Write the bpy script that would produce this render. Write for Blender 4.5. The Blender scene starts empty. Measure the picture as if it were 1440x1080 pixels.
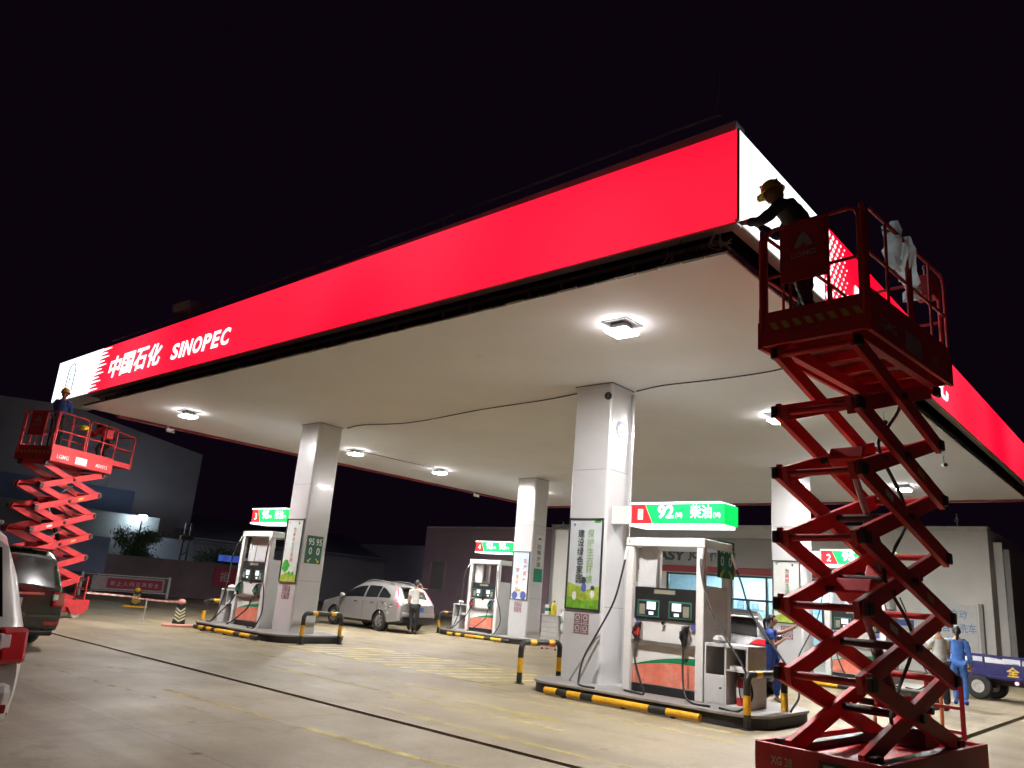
import bpy, bmesh, math, random
from mathutils import Vector, Matrix
random.seed(7)
SC = bpy.context.scene
COL = SC.collection
# ------------------------------------------------------------------ camera
def cam_axes(yaw, pitch, roll):
    c, s = math.cos, math.sin
    fwd = Vector((-s(yaw)*c(pitch), c(yaw)*c(pitch), s(pitch)))
    right = Vector((c(yaw), s(yaw), 0)); up = right.cross(fwd)
    return right*c(roll)+up*s(roll), -right*s(roll)+up*c(roll), fwd
r_, u_, f_ = cam_axes(0.7324, 0.2648, 0.0818)
cd = bpy.data.cameras.new('camera'); cam = bpy.data.objects.new('camera', cd); COL.objects.link(cam)
M4 = Matrix.Identity(4)
for i in range(3):
    M4[i][0] = r_[i]; M4[i][1] = u_[i]; M4[i][2] = -f_[i]
M4.translation = Vector((3.6763, -7.8734, 1.6))
cam.matrix_world = M4
cd.sensor_width = 36.0; cd.lens = 1085.471/1440*36.0; cd.clip_start = 0.1; cd.clip_end = 500
SC.camera = cam
# ------------------------------------------------------------------ night sky, exposure
w = bpy.data.worlds.new('World'); SC.world = w; w.use_nodes = True
bg = w.node_tree.nodes['Background']
bg.inputs[0].default_value = (0.0021, 0.0008, 0.0027, 1); bg.inputs[1].default_value = 1.0
SC.view_settings.view_transform = 'Standard'; SC.view_settings.look = 'None'
SC.view_settings.exposure = 0.6; SC.view_settings.gamma = 1.0; SC.view_settings.use_curve_mapping = False
SC.render.engine = 'CYCLES'
SC.cycles.use_denoising = True
try: SC.cycles.denoiser = 'OPENIMAGEDENOISE'
except Exception: pass
SC.cycles.max_bounces = 7; SC.cycles.diffuse_bounces = 4; SC.cycles.glossy_bounces = 3; SC.cycles.transmission_bounces = 4
SC.cycles.transparent_max_bounces = 8; SC.cycles.sample_clamp_indirect = 6.0; SC.cycles.caustics_reflective = False; SC.cycles.caustics_refractive = False
LAMP = 930.0          # radiance of a canopy lamp's diffuser
RED_E = 0.95; WHITE_E = 1.3
# ------------------------------------------------------------------ mesh builder
def rotm(rx=0, ry=0, rz=0):
    return Matrix.Rotation(rz, 3, 'Z') @ Matrix.Rotation(ry, 3, 'Y') @ Matrix.Rotation(rx, 3, 'X')
class MB:
    def __init__(s): s.v = []; s.f = []; s.mi = []
    def add(s, v, f, mi=0):
        o = len(s.v); s.v += [tuple(p) for p in v]
        s.f += [tuple(i+o for i in q) for q in f]; s.mi += [mi]*len(f); return s
    def box(s, c, d, R=None, mi=0):
        c = Vector(c); a = [x/2 for x in d]; v = []
        for z in (-1, 1):
            for y in (-1, 1):
                for x in (-1, 1):
                    p = Vector((x*a[0], y*a[1], z*a[2]))
                    if R is not None: p = R @ p
                    v.append(c+p)
        return s.add(v, [(0,2,3,1),(4,5,7,6),(0,1,5,4),(2,6,7,3),(0,4,6,2),(1,3,7,5)], mi)
    def b2(s, lo, hi, mi=0):
        return s.box([(a+b)/2 for a, b in zip(lo, hi)], [abs(b-a) for a, b in zip(lo, hi)], None, mi)
    def bar(s, p, q, w, h, up=(0,0,1), mi=0):
        p = Vector(p); q = Vector(q); t = (q-p)
        L = t.length; t.normalize(); up = Vector(up)
        if abs(t.dot(up)) > .98: up = Vector((1,0,0))
        sd = t.cross(up).normalized(); u = sd.cross(t)
        R = Matrix((t, sd, u)).transposed()
        return s.box((p+q)/2, (L, w, h), R, mi)
    def tube(s, path, r, n=8, mi=0, caps=True, closed=False):
        path = [Vector(p) for p in path]; m = len(path)
        rr = r if isinstance(r, (list, tuple)) else [r]*m
        ref = None; v = []; f = []
        for i, p in enumerate(path):
            if closed: t = path[(i+1) % m]-path[i-1]
            else: t = path[min(i+1, m-1)]-path[max(i-1, 0)]
            t.normalize()
            if ref is None:
                ref = Vector((0,0,1)) if abs(t.z) < .9 else Vector((1,0,0))
            a = t.cross(ref)
            if a.length < 1e-5: a = t.cross(Vector((0.3,1,.2)))
            a.normalize(); b = a.cross(t); ref = b
            for k in range(n):
                g = 2*math.pi*k/n; v.append(p+(a*math.cos(g)+b*math.sin(g))*rr[i])
        for i in range(m if closed else m-1):
            j = (i+1) % m
            for k in range(n):
                k2 = (k+1) % n; f.append((i*n+k, j*n+k, j*n+k2, i*n+k2))
        if caps and not closed:
            f.append(tuple(range(n))); f.append(tuple((m-1)*n+k for k in reversed(range(n))))
        return s.add(v, f, mi)
    def cyl(s, p, q, r, n=14, r2=None, mi=0):
        return s.tube([p, q], [r, r if r2 is None else r2], n, mi)
    def lathe(s, prof, c=(0,0,0), axis='z', n=20, mi=0):
        c = Vector(c); v = []; f = []; m = len(prof)
        for k in range(n):
            g = 2*math.pi*k/n; ca, sa = math.cos(g), math.sin(g)
            for r, h in prof:
                p = {'z': (r*ca, r*sa, h), 'y': (r*ca, h, r*sa), 'x': (h, r*ca, r*sa)}[axis]
                v.append(c+Vector(p))
        for k in range(n):
            k2 = (k+1) % n
            for i in range(m-1): f.append((k*m+i, k2*m+i, k2*m+i+1, k*m+i+1))
        return s.add(v, f, mi)
    def prism(s, poly, O, ux, uy, d, mi=0):
        # extrude a flat polygon (2-D list) by d along ux x uy
        O = Vector(O); ux = Vector(ux); uy = Vector(uy); nn = ux.cross(uy).normalized(); n = len(poly)
        a = [O+ux*x+uy*y for x, y in poly]; b = [p+nn*d for p in a]
        f = [tuple(reversed(range(n))), tuple(range(n, 2*n))]+[(i, (i+1) % n, n+(i+1) % n, n+i) for i in range(n)]
        return s.add(a+b, f, mi)
    def ball(s, c, r, n=10, m=7, mi=0):
        rx, ry, rz = r if isinstance(r, (tuple, list)) else (r, r, r)
        prof = [(math.sin(math.pi*i/m), -math.cos(math.pi*i/m)) for i in range(m+1)]
        v = []; f = []
        for k in range(n):
            g = 2*math.pi*k/n
            for a, h in prof: v.append((c[0]+rx*a*math.cos(g), c[1]+ry*a*math.sin(g), c[2]+rz*h))
        q = m+1
        for k in range(n):
            k2 = (k+1) % n
            for i in range(m): f.append((k*q+i, k2*q+i, k2*q+i+1, k*q+i+1))
        return s.add(v, f, mi)
    def mesh(s, name):
        me = bpy.data.meshes.new(name); me.from_pydata([tuple(p) for p in s.v], [], s.f); me.update(); return me
    def build(s, name, mat, parent=None, smooth=False, bevel=0.0, loc=None, rot=None, seg=2):
        me = s.mesh(name)
        ms = mat if isinstance(mat, (list, tuple)) else [mat]
        for m in ms: me.materials.append(m)
        if len(ms) > 1: me.polygons.foreach_set('material_index', s.mi)
        bm = bmesh.new(); bm.from_mesh(me); bmesh.ops.recalc_face_normals(bm, faces=bm.faces); bm.to_mesh(me); bm.free()
        if smooth:
            me.polygons.foreach_set('use_smooth', [True]*len(me.polygons)); me.set_sharp_from_angle(angle=math.radians(38 if smooth is True else smooth))
        o = bpy.data.objects.new(name, me); COL.objects.link(o)
        if parent: o.parent = parent
        if loc: o.location = loc
        if rot: o.rotation_euler = rot
        if bevel:
            b = o.modifiers.new('bevel', 'BEVEL'); b.width = bevel; b.segments = seg; b.limit_method = 'ANGLE'; b.angle_limit = math.radians(40)
        return o
def tag(o, label=None, cat=None, group=None, kind=None):
    if label: o['label'] = label
    if cat: o['category'] = cat
    if group: o['group'] = group
    if kind: o['kind'] = kind
    return o
def thing(name, label, cat, loc=(0,0,0), rz=0, group=None):
    o = bpy.data.objects.new(name, None); COL.objects.link(o)
    o.location = loc; o.rotation_euler = (0, 0, rz); o.empty_display_size = .2
    return tag(o, label, cat, group)
# ------------------------------------------------------------------ materials
def sp(c, k): return (min(1, c[0]*k), min(1, c[1]*k), min(1, c[2]*k), 1)
def pm(name, col, rough=.5, metal=0.0, var=.12, scale=6.0, bump=0.0, bscale=60.0, coat=0.0, spec=.5, dirt=0.0, dirtcol=(.05,.045,.04)):
    m = bpy.data.materials.new(name); m.use_nodes = True; nt = m.node_tree; N = nt.nodes; Lk = nt.links
    b = N['Principled BSDF']; tc = N.new('ShaderNodeTexCoord')
    nz = N.new('ShaderNodeTexNoise'); nz.inputs['Scale'].default_value = scale; nz.inputs['Detail'].default_value = 5; nz.inputs['Roughness'].default_value = .62
    Lk.new(tc.outputs['Object'], nz.inputs['Vector'])
    mx = N.new('ShaderNodeMix'); mx.data_type = 'RGBA'
    mx.inputs['A'].default_value = sp(col, 1-var); mx.inputs['B'].default_value = sp(col, 1+var)
    rp = N.new('ShaderNodeValToRGB'); rp.color_ramp.elements[0].position = .3; rp.color_ramp.elements[1].position = .7
    Lk.new(nz.outputs['Fac'], rp.inputs['Fac']); Lk.new(rp.outputs['Color'], mx.inputs['Factor'])
    out = mx.outputs['Result']
    if dirt > 0:
        n2 = N.new('ShaderNodeTexNoise'); n2.inputs['Scale'].default_value = scale*.6; n2.inputs['Detail'].default_value = 8; n2.inputs['Roughness'].default_value = .7
        Lk.new(tc.outputs['Object'], n2.inputs['Vector'])
        r2 = N.new('ShaderNodeValToRGB'); r2.color_ramp.elements[0].position = .5; r2.color_ramp.elements[1].position = .78
        r2.color_ramp.elements[1].color = (dirt, dirt, dirt, 1)
        Lk.new(n2.outputs['Fac'], r2.inputs['Fac'])
        m2 = N.new('ShaderNodeMix'); m2.data_type = 'RGBA'; m2.inputs['B'].default_value = (*dirtcol, 1)
        Lk.new(out, m2.inputs['A']); Lk.new(r2.outputs['Color'], m2.inputs['Factor']); out = m2.outputs['Result']
    Lk.new(out, b.inputs['Base Color'])
    mr = N.new('ShaderNodeMapRange'); mr.inputs['To Min'].default_value = max(.03, rough-.1); mr.inputs['To Max'].default_value = min(1, rough+.12)
    Lk.new(nz.outputs['Fac'], mr.inputs['Value']); Lk.new(mr.outputs['Result'], b.inputs['Roughness'])
    b.inputs['Metallic'].default_value = metal; b.inputs['Specular IOR Level'].default_value = spec
    if coat: b.inputs['Coat Weight'].default_value = coat; b.inputs['Coat Roughness'].default_value = .06
    if bump:
        n3 = N.new('ShaderNodeTexNoise'); n3.inputs['Scale'].default_value = bscale; n3.inputs['Detail'].default_value = 4
        Lk.new(tc.outputs['Object'], n3.inputs['Vector'])
        bp = N.new('ShaderNodeBump'); bp.inputs['Strength'].default_value = bump; bp.inputs['Distance'].default_value = .01
        Lk.new(n3.outputs['Fac'], bp.inputs['Height']); Lk.new(bp.outputs['Normal'], b.inputs['Normal'])
    return m
def em(name, col, st, base=(.5,.5,.5), var=.06, scale=.5):
    # a lit panel, lamp or screen: emission with the faint unevenness of the tubes behind it
    m = bpy.data.materials.new(name); m.use_nodes = True; nt = m.node_tree; N = nt.nodes
    b = N['Principled BSDF']; b.inputs['Base Color'].default_value = (*base, 1); b.inputs['Roughness'].default_value = .35
    b.inputs['Emission Color'].default_value = (*col, 1)
    tc = N.new('ShaderNodeTexCoord'); nz = N.new('ShaderNodeTexNoise'); nz.inputs['Scale'].default_value = scale; nz.inputs['Detail'].default_value = 2
    mr = N.new('ShaderNodeMapRange'); mr.inputs['From Min'].default_value = .3; mr.inputs['From Max'].default_value = .7
    mr.inputs['To Min'].default_value = st*(1-var); mr.inputs['To Max'].default_value = st*(1+var)
    nt.links.new(tc.outputs['Object'], nz.inputs['Vector']); nt.links.new(nz.outputs['Fac'], mr.inputs['Value']); nt.links.new(mr.outputs['Result'], b.inputs['Emission Strength'])
    return m
def glass(name, tint=(.9,.95,.95), refl=.08, rough=.02):
    m = bpy.data.materials.new(name); m.use_nodes = True; nt = m.node_tree; N = nt.nodes; N.remove(N['Principled BSDF'])
    t = N.new('ShaderNodeBsdfTransparent'); t.inputs[0].default_value = (*tint, 1)
    g = N.new('ShaderNodeBsdfGlossy'); g.inputs['Roughness'].default_value = rough
    fr = N.new('ShaderNodeFresnel'); fr.inputs[0].default_value = 1.5
    mx = N.new('ShaderNodeMixShader'); nt.links.new(fr.outputs[0], mx.inputs[0]); nt.links.new(t.outputs[0], mx.inputs[1]); nt.links.new(g.outputs[0], mx.inputs[2])
    nt.links.new(mx.outputs[0], N['Material Output'].inputs['Surface']); return m
def concrete_ground():
    m = bpy.data.materials.new('worn_concrete'); m.use_nodes = True; nt = m.node_tree; N = nt.nodes; Lk = nt.links; b = N['Principled BSDF']
    geo = N.new('ShaderNodeNewGeometry')
    def noise(sc, det, ro=.6, stretch=None):
        n = N.new('ShaderNodeTexNoise'); n.inputs['Scale'].default_value = sc; n.inputs['Detail'].default_value = det; n.inputs['Roughness'].default_value = ro
        if stretch:
            mp = N.new('ShaderNodeMapping'); mp.inputs['Scale'].default_value = stretch; Lk.new(geo.outputs['Position'], mp.inputs[0]); Lk.new(mp.outputs[0], n.inputs['Vector'])
        else: Lk.new(geo.outputs['Position'], n.inputs['Vector'])
        return n
    def ramp(src, a, bb, c0, c1):
        r = N.new('ShaderNodeValToRGB'); r.color_ramp.elements[0].position = a; r.color_ramp.elements[1].position = bb
        r.color_ramp.elements[0].color = (*c0, 1); r.color_ramp.elements[1].color = (*c1, 1); Lk.new(src, r.inputs['Fac']); return r
    base = ramp(noise(.35, 8, .66).outputs['Fac'], .3, .72, (.225,.182,.116), (.395,.335,.225))
    streak = ramp(noise(1.0, 6, .6, (.4, 1.2, 1)).outputs['Fac'], .35, .7, (.88,.87,.85), (1.05,1.05,1.04))
    stain = ramp(noise(1.3, 9, .72).outputs['Fac'], .56, .76, (1,1,1), (.48,.44,.40))
    fine = ramp(noise(22, 5, .7).outputs['Fac'], .25, .75, (.86,.86,.86), (1.1,1.1,1.1))
    br = N.new('ShaderNodeTexBrick'); br.offset = 0; br.inputs['Scale'].default_value = 1; br.inputs['Mortar Size'].default_value = .012
    br.inputs['Brick Width'].default_value = 4.6; br.inputs['Row Height'].default_value = 3.9; br.inputs['Mortar Smooth'].default_value = .4
    br.inputs['Color1'].default_value = (1,1,1,1); br.inputs['Color2'].default_value = (.93,.93,.94,1); br.inputs['Mortar'].default_value = (.68,.66,.63,1)
    Lk.new(geo.outputs['Position'], br.inputs['Vector'])
    vo = N.new('ShaderNodeTexVoronoi'); vo.inputs['Scale'].default_value = 1.1; vo.inputs['Randomness'].default_value = 1.0
    Lk.new(geo.outputs['Position'], vo.inputs['Vector'])
    drip = ramp(vo.outputs['Distance'], .035, .085, (.42,.39,.35), (1,1,1))
    track = ramp(noise(.9, 4, .5, (.06, 1.6, 1)).outputs['Fac'], .52, .68, (1,1,1), (.80,.79,.78))
    cur = base.outputs['Color']
    for o in (drip.outputs['Color'], track.outputs['Color'], streak.outputs['Color'], stain.outputs['Color'], fine.outputs['Color'], br.outputs['Color']):
        mx = N.new('ShaderNodeMix'); mx.data_type = 'RGBA'; mx.blend_type = 'MULTIPLY'; mx.inputs['Factor'].default_value = 1
        Lk.new(cur, mx.inputs['A']); Lk.new(o, mx.inputs['B']); cur = mx.outputs['Result']
    Lk.new(cur, b.inputs['Base Color'])
    rr = ramp(noise(.8, 7, .7).outputs['Fac'], .3, .7, (.42,.42,.42), (.72,.72,.72)); Lk.new(rr.outputs['Color'], b.inputs['Roughness'])
    bp = N.new('ShaderNodeBump'); bp.inputs['Strength'].default_value = .35; bp.inputs['Distance'].default_value = .008
    Lk.new(noise(30, 5, .7).outputs['Fac'], bp.inputs['Height']); Lk.new(bp.outputs['Normal'], b.inputs['Normal'])
    return m
def worn_paint(name, col, lo=.42, hi=.62, sc=2.2):
    m = bpy.data.materials.new(name); m.use_nodes = True; nt = m.node_tree; N = nt.nodes; Lk = nt.links; b = N['Principled BSDF']
    b.inputs['Base Color'].default_value = (*col, 1); b.inputs['Roughness'].default_value = .6
    geo = N.new('ShaderNodeNewGeometry'); n = N.new('ShaderNodeTexNoise'); n.inputs['Scale'].default_value = sc; n.inputs['Detail'].default_value = 9; n.inputs['Roughness'].default_value = .75
    Lk.new(geo.outputs['Position'], n.inputs['Vector'])
    r = N.new('ShaderNodeValToRGB'); r.color_ramp.elements[0].position = lo; r.color_ramp.elements[1].position = hi; Lk.new(n.outputs['Fac'], r.inputs['Fac'])
    t = N.new('ShaderNodeBsdfTransparent'); mx = N.new('ShaderNodeMixShader')
    Lk.new(r.outputs['Color'], mx.inputs[0]); Lk.new(t.outputs[0], mx.inputs[1]); Lk.new(b.outputs[0], mx.inputs[2]); Lk.new(mx.outputs[0], N['Material Output'].inputs['Surface'])
    return m
Mt = {}
Mt['ground'] = concrete_ground()
Mt['yellow_line'] = worn_paint('worn_yellow_paint', (.60,.48,.14), .34, .70, 1.1)
Mt['yellow_hatch'] = worn_paint('worn_yellow_hatch', (.60,.49,.20), .15, .55, 1.4)
Mt['white_line'] = worn_paint('worn_white_paint', (.5,.46,.38), .5, .75, 3)
Mt['soffit'] = pm('soffit_panel', (.88,.865,.89), .7, 0, .04, .35, .04, 3, spec=.2, dirt=.14, dirtcol=(.60,.56,.53))
Mt['alu'] = pm('column_cladding', (.66,.66,.67), .22, 0.15, .05, .8, 0, coat=.25, dirt=.12, dirtcol=(.4,.38,.36))
Mt['alu_trim'] = pm('column_trim', (.78,.79,.80), .2, .2, .04, 2, coat=.2)
Mt['dark_gap'] = pm('dark_seam', (.06,.055,.055), .8)
Mt['steel_dark'] = pm('dark_steel', (.10,.075,.06), .55, .5, .3, 9, dirt=.4, dirtcol=(.12,.05,.025))
Mt['steel_grey'] = pm('galvanised_steel', (.42,.42,.43), .45, .6, .15, 10)
Mt['fascia_frame'] = pm('fascia_frame', (.60,.58,.57), .4, .3, .12, 2)
Mt['coping'] = pm('grey_coping', (.75,.73,.72), .5, .2, .15, 1.2, dirt=.3)
Mt['red_lit'] = em('red_lit_panel', (1.0,.0015,.022), RED_E, (.45,.01,.02), .10, .22)
nt = Mt['red_lit'].node_tree; _n = nt.nodes.new('ShaderNodeTexNoise'); _n.inputs['Scale'].default_value = .16; _n.inputs['Detail'].default_value = 1
_t = nt.nodes.new('ShaderNodeTexCoord'); nt.links.new(_t.outputs['Object'], _n.inputs['Vector'])
_r = nt.nodes.new('ShaderNodeValToRGB'); _r.color_ramp.elements[0].position = .42; _r.color_ramp.elements[1].position = .68
_r.color_ramp.elements[0].color = (1,.003,.026,1); _r.color_ramp.elements[1].color = (1,.030,.066,1)
nt.links.new(_n.outputs['Fac'], _r.inputs['Fac']); nt.links.new(_r.outputs['Color'], nt.nodes['Principled BSDF'].inputs['Emission Color'])
Mt['white_lit'] = em('white_lit_panel', (.90,.98,1.0), WHITE_E, (.8,.8,.8), .05, .3)
Mt['logo_grey'] = pm('logo_grey', (.25,.33,.36), .4)
Mt['maroon'] = pm('maroon_trim', (.22,.02,.03), .45)
Mt['roof'] = pm('roof_sheet', (.16,.16,.17), .6)
Mt['lens'] = em('lamp_diffuser', (1.0,.97,.95), LAMP, (.8,.8,.8), 0, 1)
Mt['soffit_fill'] = em('added_soffit_glow', (1.0,.97,.95), 36.0, (.8,.8,.8), 0, 1)  # glow added round the lamps to brighten the soffit
Mt['lamp_body'] = pm('lamp_housing', (.52,.53,.55), .4, .3)
Mt['black'] = pm('black_plastic', (.018,.018,.019), .38, 0, .2, 12)
Mt['rubber'] = pm('black_rubber', (.02,.02,.02), .6, 0, .25, 15, dirt=.35, dirtcol=(.09,.08,.07))
Mt['yellow'] = pm('yellow_paint', (.74,.40,.02), .38, 0, .12, 14, dirt=.35, dirtcol=(.12,.08,.03))
Mt['blackpaint'] = pm('black_paint', (.022,.021,.02), .42, 0, .2, 14, dirt=.4, dirtcol=(.12,.11,.09))
Mt['kerb'] = pm('black_kerb_paint', (.022,.021,.02), .6, 0, .3, 5, .2, 30, dirt=.5, dirtcol=(.12,.11,.1))
Mt['kerbtop'] = pm('stone_island_top', (.30,.29,.28), .4, 0, .18, 4, .1, 40, dirt=.45, dirtcol=(.1,.095,.09))
Mt['white_metal'] = pm('white_enamel', (.74,.73,.71), .32, 0, .05, 3, coat=.2, dirt=.18, dirtcol=(.35,.33,.3))
Mt['grey_metal'] = pm('grey_enamel', (.60,.60,.60), .4, .05, .08, 4, dirt=.2, dirtcol=(.25,.24,.23))
Mt['brushed'] = pm('brushed_steel', (.42,.40,.37), .35, .75, .12, 10)
Mt['disp_red'] = pm('red_decal', (.74,.20,.13), .4, 0, .15, 5, dirt=.6, dirtcol=(.74,.52,.44))
Mt['disp_green'] = pm('green_decal', (.01,.22,.09), .4)
Mt['green_frame'] = pm('green_bezel', (.05,.20,.15), .4)
Mt['screen'] = em('lit_display', (.72,.86,1.0), 1.1, (.1,.1,.1), .05, 5)
Mt['screen_blue'] = em('blue_display', (.15,.35,.75), .55, (.05,.05,.1), .1, 9)
Mt['keypad'] = pm('keypad', (.25,.24,.18), .5)
Mt['gunred'] = pm('red_nozzle_cover', (.55,.03,.035), .4)
Mt['gungreen'] = pm('green_nozzle_cover', (.02,.22,.12), .4)
Mt['sign_green'] = em('green_lit_sign', (.004,.62,.10), .95, (.01,.3,.08), .12, 2)
Mt['sign_red'] = em('red_lit_sign', (1,.02,.03), .8, (.4,.02,.02), .1, 2)
Mt['sign_white'] = em('white_lit_sign', (.86,1,.95), 1.25, (.8,.8,.8), .05, 2)
Mt['ext_red'] = pm('extinguisher_red', (.52,.015,.015), .28, 0, .08, 8, coat=.4)
Mt['lift'] = pm('lift_red_paint', (.54,.038,.044), .5, 0, .16, 5, .05, 30, spec=.3, dirt=.35, dirtcol=(.20,.02,.015))
Mt['lift_dark'] = pm('lift_dark_steel', (.05,.03,.03), .5, .3, .25, 9)
Mt['white_paint'] = pm('white_paint', (.72,.71,.69), .5, 0, .08, 8, dirt=.2)
def thin_plastic():
    m = pm('thin_white_plastic', (.78,.82,.82), .45, 0, .06, 8); nt = m.node_tree; N = nt.nodes; b = N['Principled BSDF']
    tr = N.new('ShaderNodeBsdfTranslucent'); tr.inputs[0].default_value = (.8,.86,.86,1); mx = N.new('ShaderNodeMixShader'); mx.inputs[0].default_value = .75
    nt.links.new(b.outputs[0], mx.inputs[1]); nt.links.new(tr.outputs[0], mx.inputs[2]); nt.links.new(mx.outputs[0], N['Material Output'].inputs['Surface']); return m
Mt['thin_plastic'] = thin_plastic()
Mt['plastic_white'] = pm('white_plastic', (.76,.80,.80), .45, 0, .06, 8)
Mt['skin'] = pm('skin', (.45,.25,.17), .5, 0, .08, 20)
Mt['hair'] = pm('black_hair', (.012,.011,.011), .5, 0, .3, 40)
Mt['helmet'] = pm('yellow_helmet', (.80,.62,.02), .3, 0, .05, 6, coat=.3)
Mt['navy'] = pm('navy_cloth', (.02,.025,.06), .85, 0, .25, 18, .3, 90)
Mt['vest'] = pm('green_grey_vest', (.13,.15,.12), .8, 0, .2, 18, .3, 90)
Mt['blue'] = pm('blue_cloth', (.025,.075,.36), .85, 0, .2, 14, .3, 90)
Mt['blue2'] = pm('bright_blue_cloth', (.06,.17,.52), .85, 0, .2, 14, .3, 90)
Mt['whitecloth'] = pm('white_cloth', (.64,.63,.60), .85, 0, .1, 12, .3, 90)
Mt['blackcloth'] = pm('black_cloth', (.02,.019,.021), .85, 0, .25, 16, .3, 90)
Mt['redcloth'] = pm('red_cloth', (.5,.03,.03), .85, 0, .2, 16, .3, 90)
Mt['shoe'] = pm('shoe', (.45,.44,.42), .6)
Mt['shoeb'] = pm('black_shoe', (.02,.02,.02), .5)
# ------------------------------------------------------------------ lettering
def text_mesh(s, bold=0.0, res=3):
    cu = bpy.data.curves.new('t', 'FONT'); cu.body = s; cu.offset = bold; cu.resolution_u = res; cu.extrude = 0
    o = bpy.data.objects.new('t', cu); COL.objects.link(o)
    dg = bpy.context.evaluated_depsgraph_get(); me = bpy.data.meshes.new_from_object(o.evaluated_get(dg))
    bpy.data.objects.remove(o); bpy.data.curves.remove(cu); return me
def text(name, s, mat, parent, O, ux, uz, w, h, bold=0.0, lift=.004, slant=0.0, keep=False):
    # flat lettering: the text's own box is fitted to w x h with its lower left corner at O
    me = text_mesh(s, bold); xs = [v.co.x for v in me.vertices]; ys = [v.co.y for v in me.vertices]
    if not xs: return None
    x0, x1, y0, y1 = min(xs), max(xs), min(ys), max(ys); kx = w/(x1-x0); ky = h/(y1-y0)
    O = Vector(O); ux = Vector(ux); uz = Vector(uz); n = ux.cross(uz).normalized()
    for v in me.vertices:
        a = (v.co.x-x0)*kx; b = (v.co.y-y0)*ky
        v.co = O+ux*(a+slant*b)+uz*b+n*lift
    me.materials.append(mat); me.name = name
    o = bpy.data.objects.new(name, me); COL.objects.link(o)
    if parent: o.parent = parent
    return o
def curve3(pts, n=8):
    # Catmull-Rom through the points
    P = [Vector(p) for p in pts]; P = [P[0]*2-P[1]]+P+[P[-1]*2-P[-2]]; out = []
    for i in range(1, len(P)-2):
        a, b, c, d = P[i-1], P[i], P[i+1], P[i+2]
        for k in range(n):
            t = k/n; out.append(.5*((2*b)+(c-a)*t+(2*a-5*b+4*c-d)*t*t+(3*b-a-3*c+d)*t**3))
    out.append(P[-2]); return out
# ================================================================== SETTING: ground, drain, markings
GY, GX = -1.04, 0.62
def ground():
    b = MB(); g = .06
    def q(x0, x1, y0, y1): b.add([(x0,y0,0),(x1,y0,0),(x1,y1,0),(x0,y1,0)], [(0,1,2,3)])
    q(-120, 90, -70, GY-g); q(-120, GX-g, GY+g, 120); q(GX+g, 90, GY-g, 120); q(-120, -119.9, GY-g, GY+g)
    # the drain's walls and bottom
    for (x0,x1,y0,y1) in ((-119.9, GX+g, GY-g, GY+g), (GX-g, GX+g, GY+g, 120)):
        b.add([(x0,y0,-.14),(x1,y0,-.14),(x1,y1,-.14),(x0,y1,-.14)], [(0,1,2,3)])
        for (p, r) in (((x0,y0),(x1,y0)), ((x0,y1),(x1,y1)), ((x0,y0),(x0,y1)), ((x1,y0),(x1,y1))):
            horizontal_x = abs(p[1]-r[1]) < 1e-6
            if (x1-x0 > y1-y0) == horizontal_x:
                b.add([(p[0],p[1],-.14),(r[0],r[1],-.14),(r[0],r[1],0),(p[0],p[1],0)], [(0,1,2,3)])
    o = b.build('ground', Mt['ground']); tag(o, 'worn concrete forecourt with a drain slot', None, None, 'structure'); return o
GROUND = ground()
b = MB()
b.b2((-119, GY-.055, -.16), (GX+.055, GY+.055, -.105)); b.b2((GX-.055, GY+.06, -.16), (GX+.055, 119, -.105))
b.build('drain_bottom', Mt['kerb'], GROUND)
def stripe(name, pts, w, mat, z=.004):
    b = MB()
    for p, q in zip(pts[:-1], pts[1:]):
        p = Vector((*p, z)); q = Vector((*q, z)); t = (q-p).normalized(); s = Vector((-t.y, t.x, 0))*w/2
        b.add([p-s, q-s, q+s, p+s], [(0,1,2,3)])
    o = b.build(name, mat, GROUND); return o
# hatched lane between the islands
stripe('hatch_border', [(-12.9,3.15),(-6.3,3.15)], .12, Mt['yellow_line'])
stripe('hatch_border', [(-12.9,5.75),(-6.3,5.75)], .12, Mt['yellow_line'])
for k in range(13):
    x = -12.7+k*.50
    stripe('hatch_stripe', [(x,3.25),(min(x+.6,-6.3),5.65)], .20, Mt['yellow_hatch'])
stripe('lane_line', [(-11.5,1.55),(-5.6,1.55)], .11, Mt['yellow_line'])
stripe('lane_line', [(-9.2,.55),(-2.6,.55)], .11, Mt['yellow_line'])
stripe('lane_line', [(-5.2,2.15),(-1.0,2.15)], .11, Mt['yellow_line'])
stripe('lane_line', [(-7.0,-2.45),(0.3,-2.1)], .11, Mt['yellow_line'])
stripe('lane_line', [(-5.5,-.55),(-.6,-.55)], .11, Mt['yellow_line'])
stripe('lane_line', [(-14.2,-3.4),(-4.4,-2.75)], .09, Mt['white_line'])
stripe('lane_line', [(-6.2,2.85),(-1.2,2.85)], .12, Mt['yellow_line'])
stripe('lane_line', [(-19.5,3.0),(-13.5,2.75)], .12, Mt['yellow_line'])
stripe('lane_line', [(-1.2,9.6),(-1.2,22)], .12, Mt['yellow_line'])
stripe('lane_line', [(1.6,6.0),(6.5,12.0)], .12, Mt['yellow_line'])
stripe('lane_line', [(-6.1,2.9),(-6.35,5.9)], .12, Mt['yellow_line'])
# arrow on the lane
stripe('arrow_shaft', [(-5.1,1.1),(-3.7,1.1)], .16, Mt['yellow_line'])
b = MB(); b.add([(-3.7,.82,.004),(-2.9,1.1,.004),(-3.7,1.38,.004)], [(0,1,2)]); b.build('arrow_head', Mt['yellow_line'], GROUND)

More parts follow.
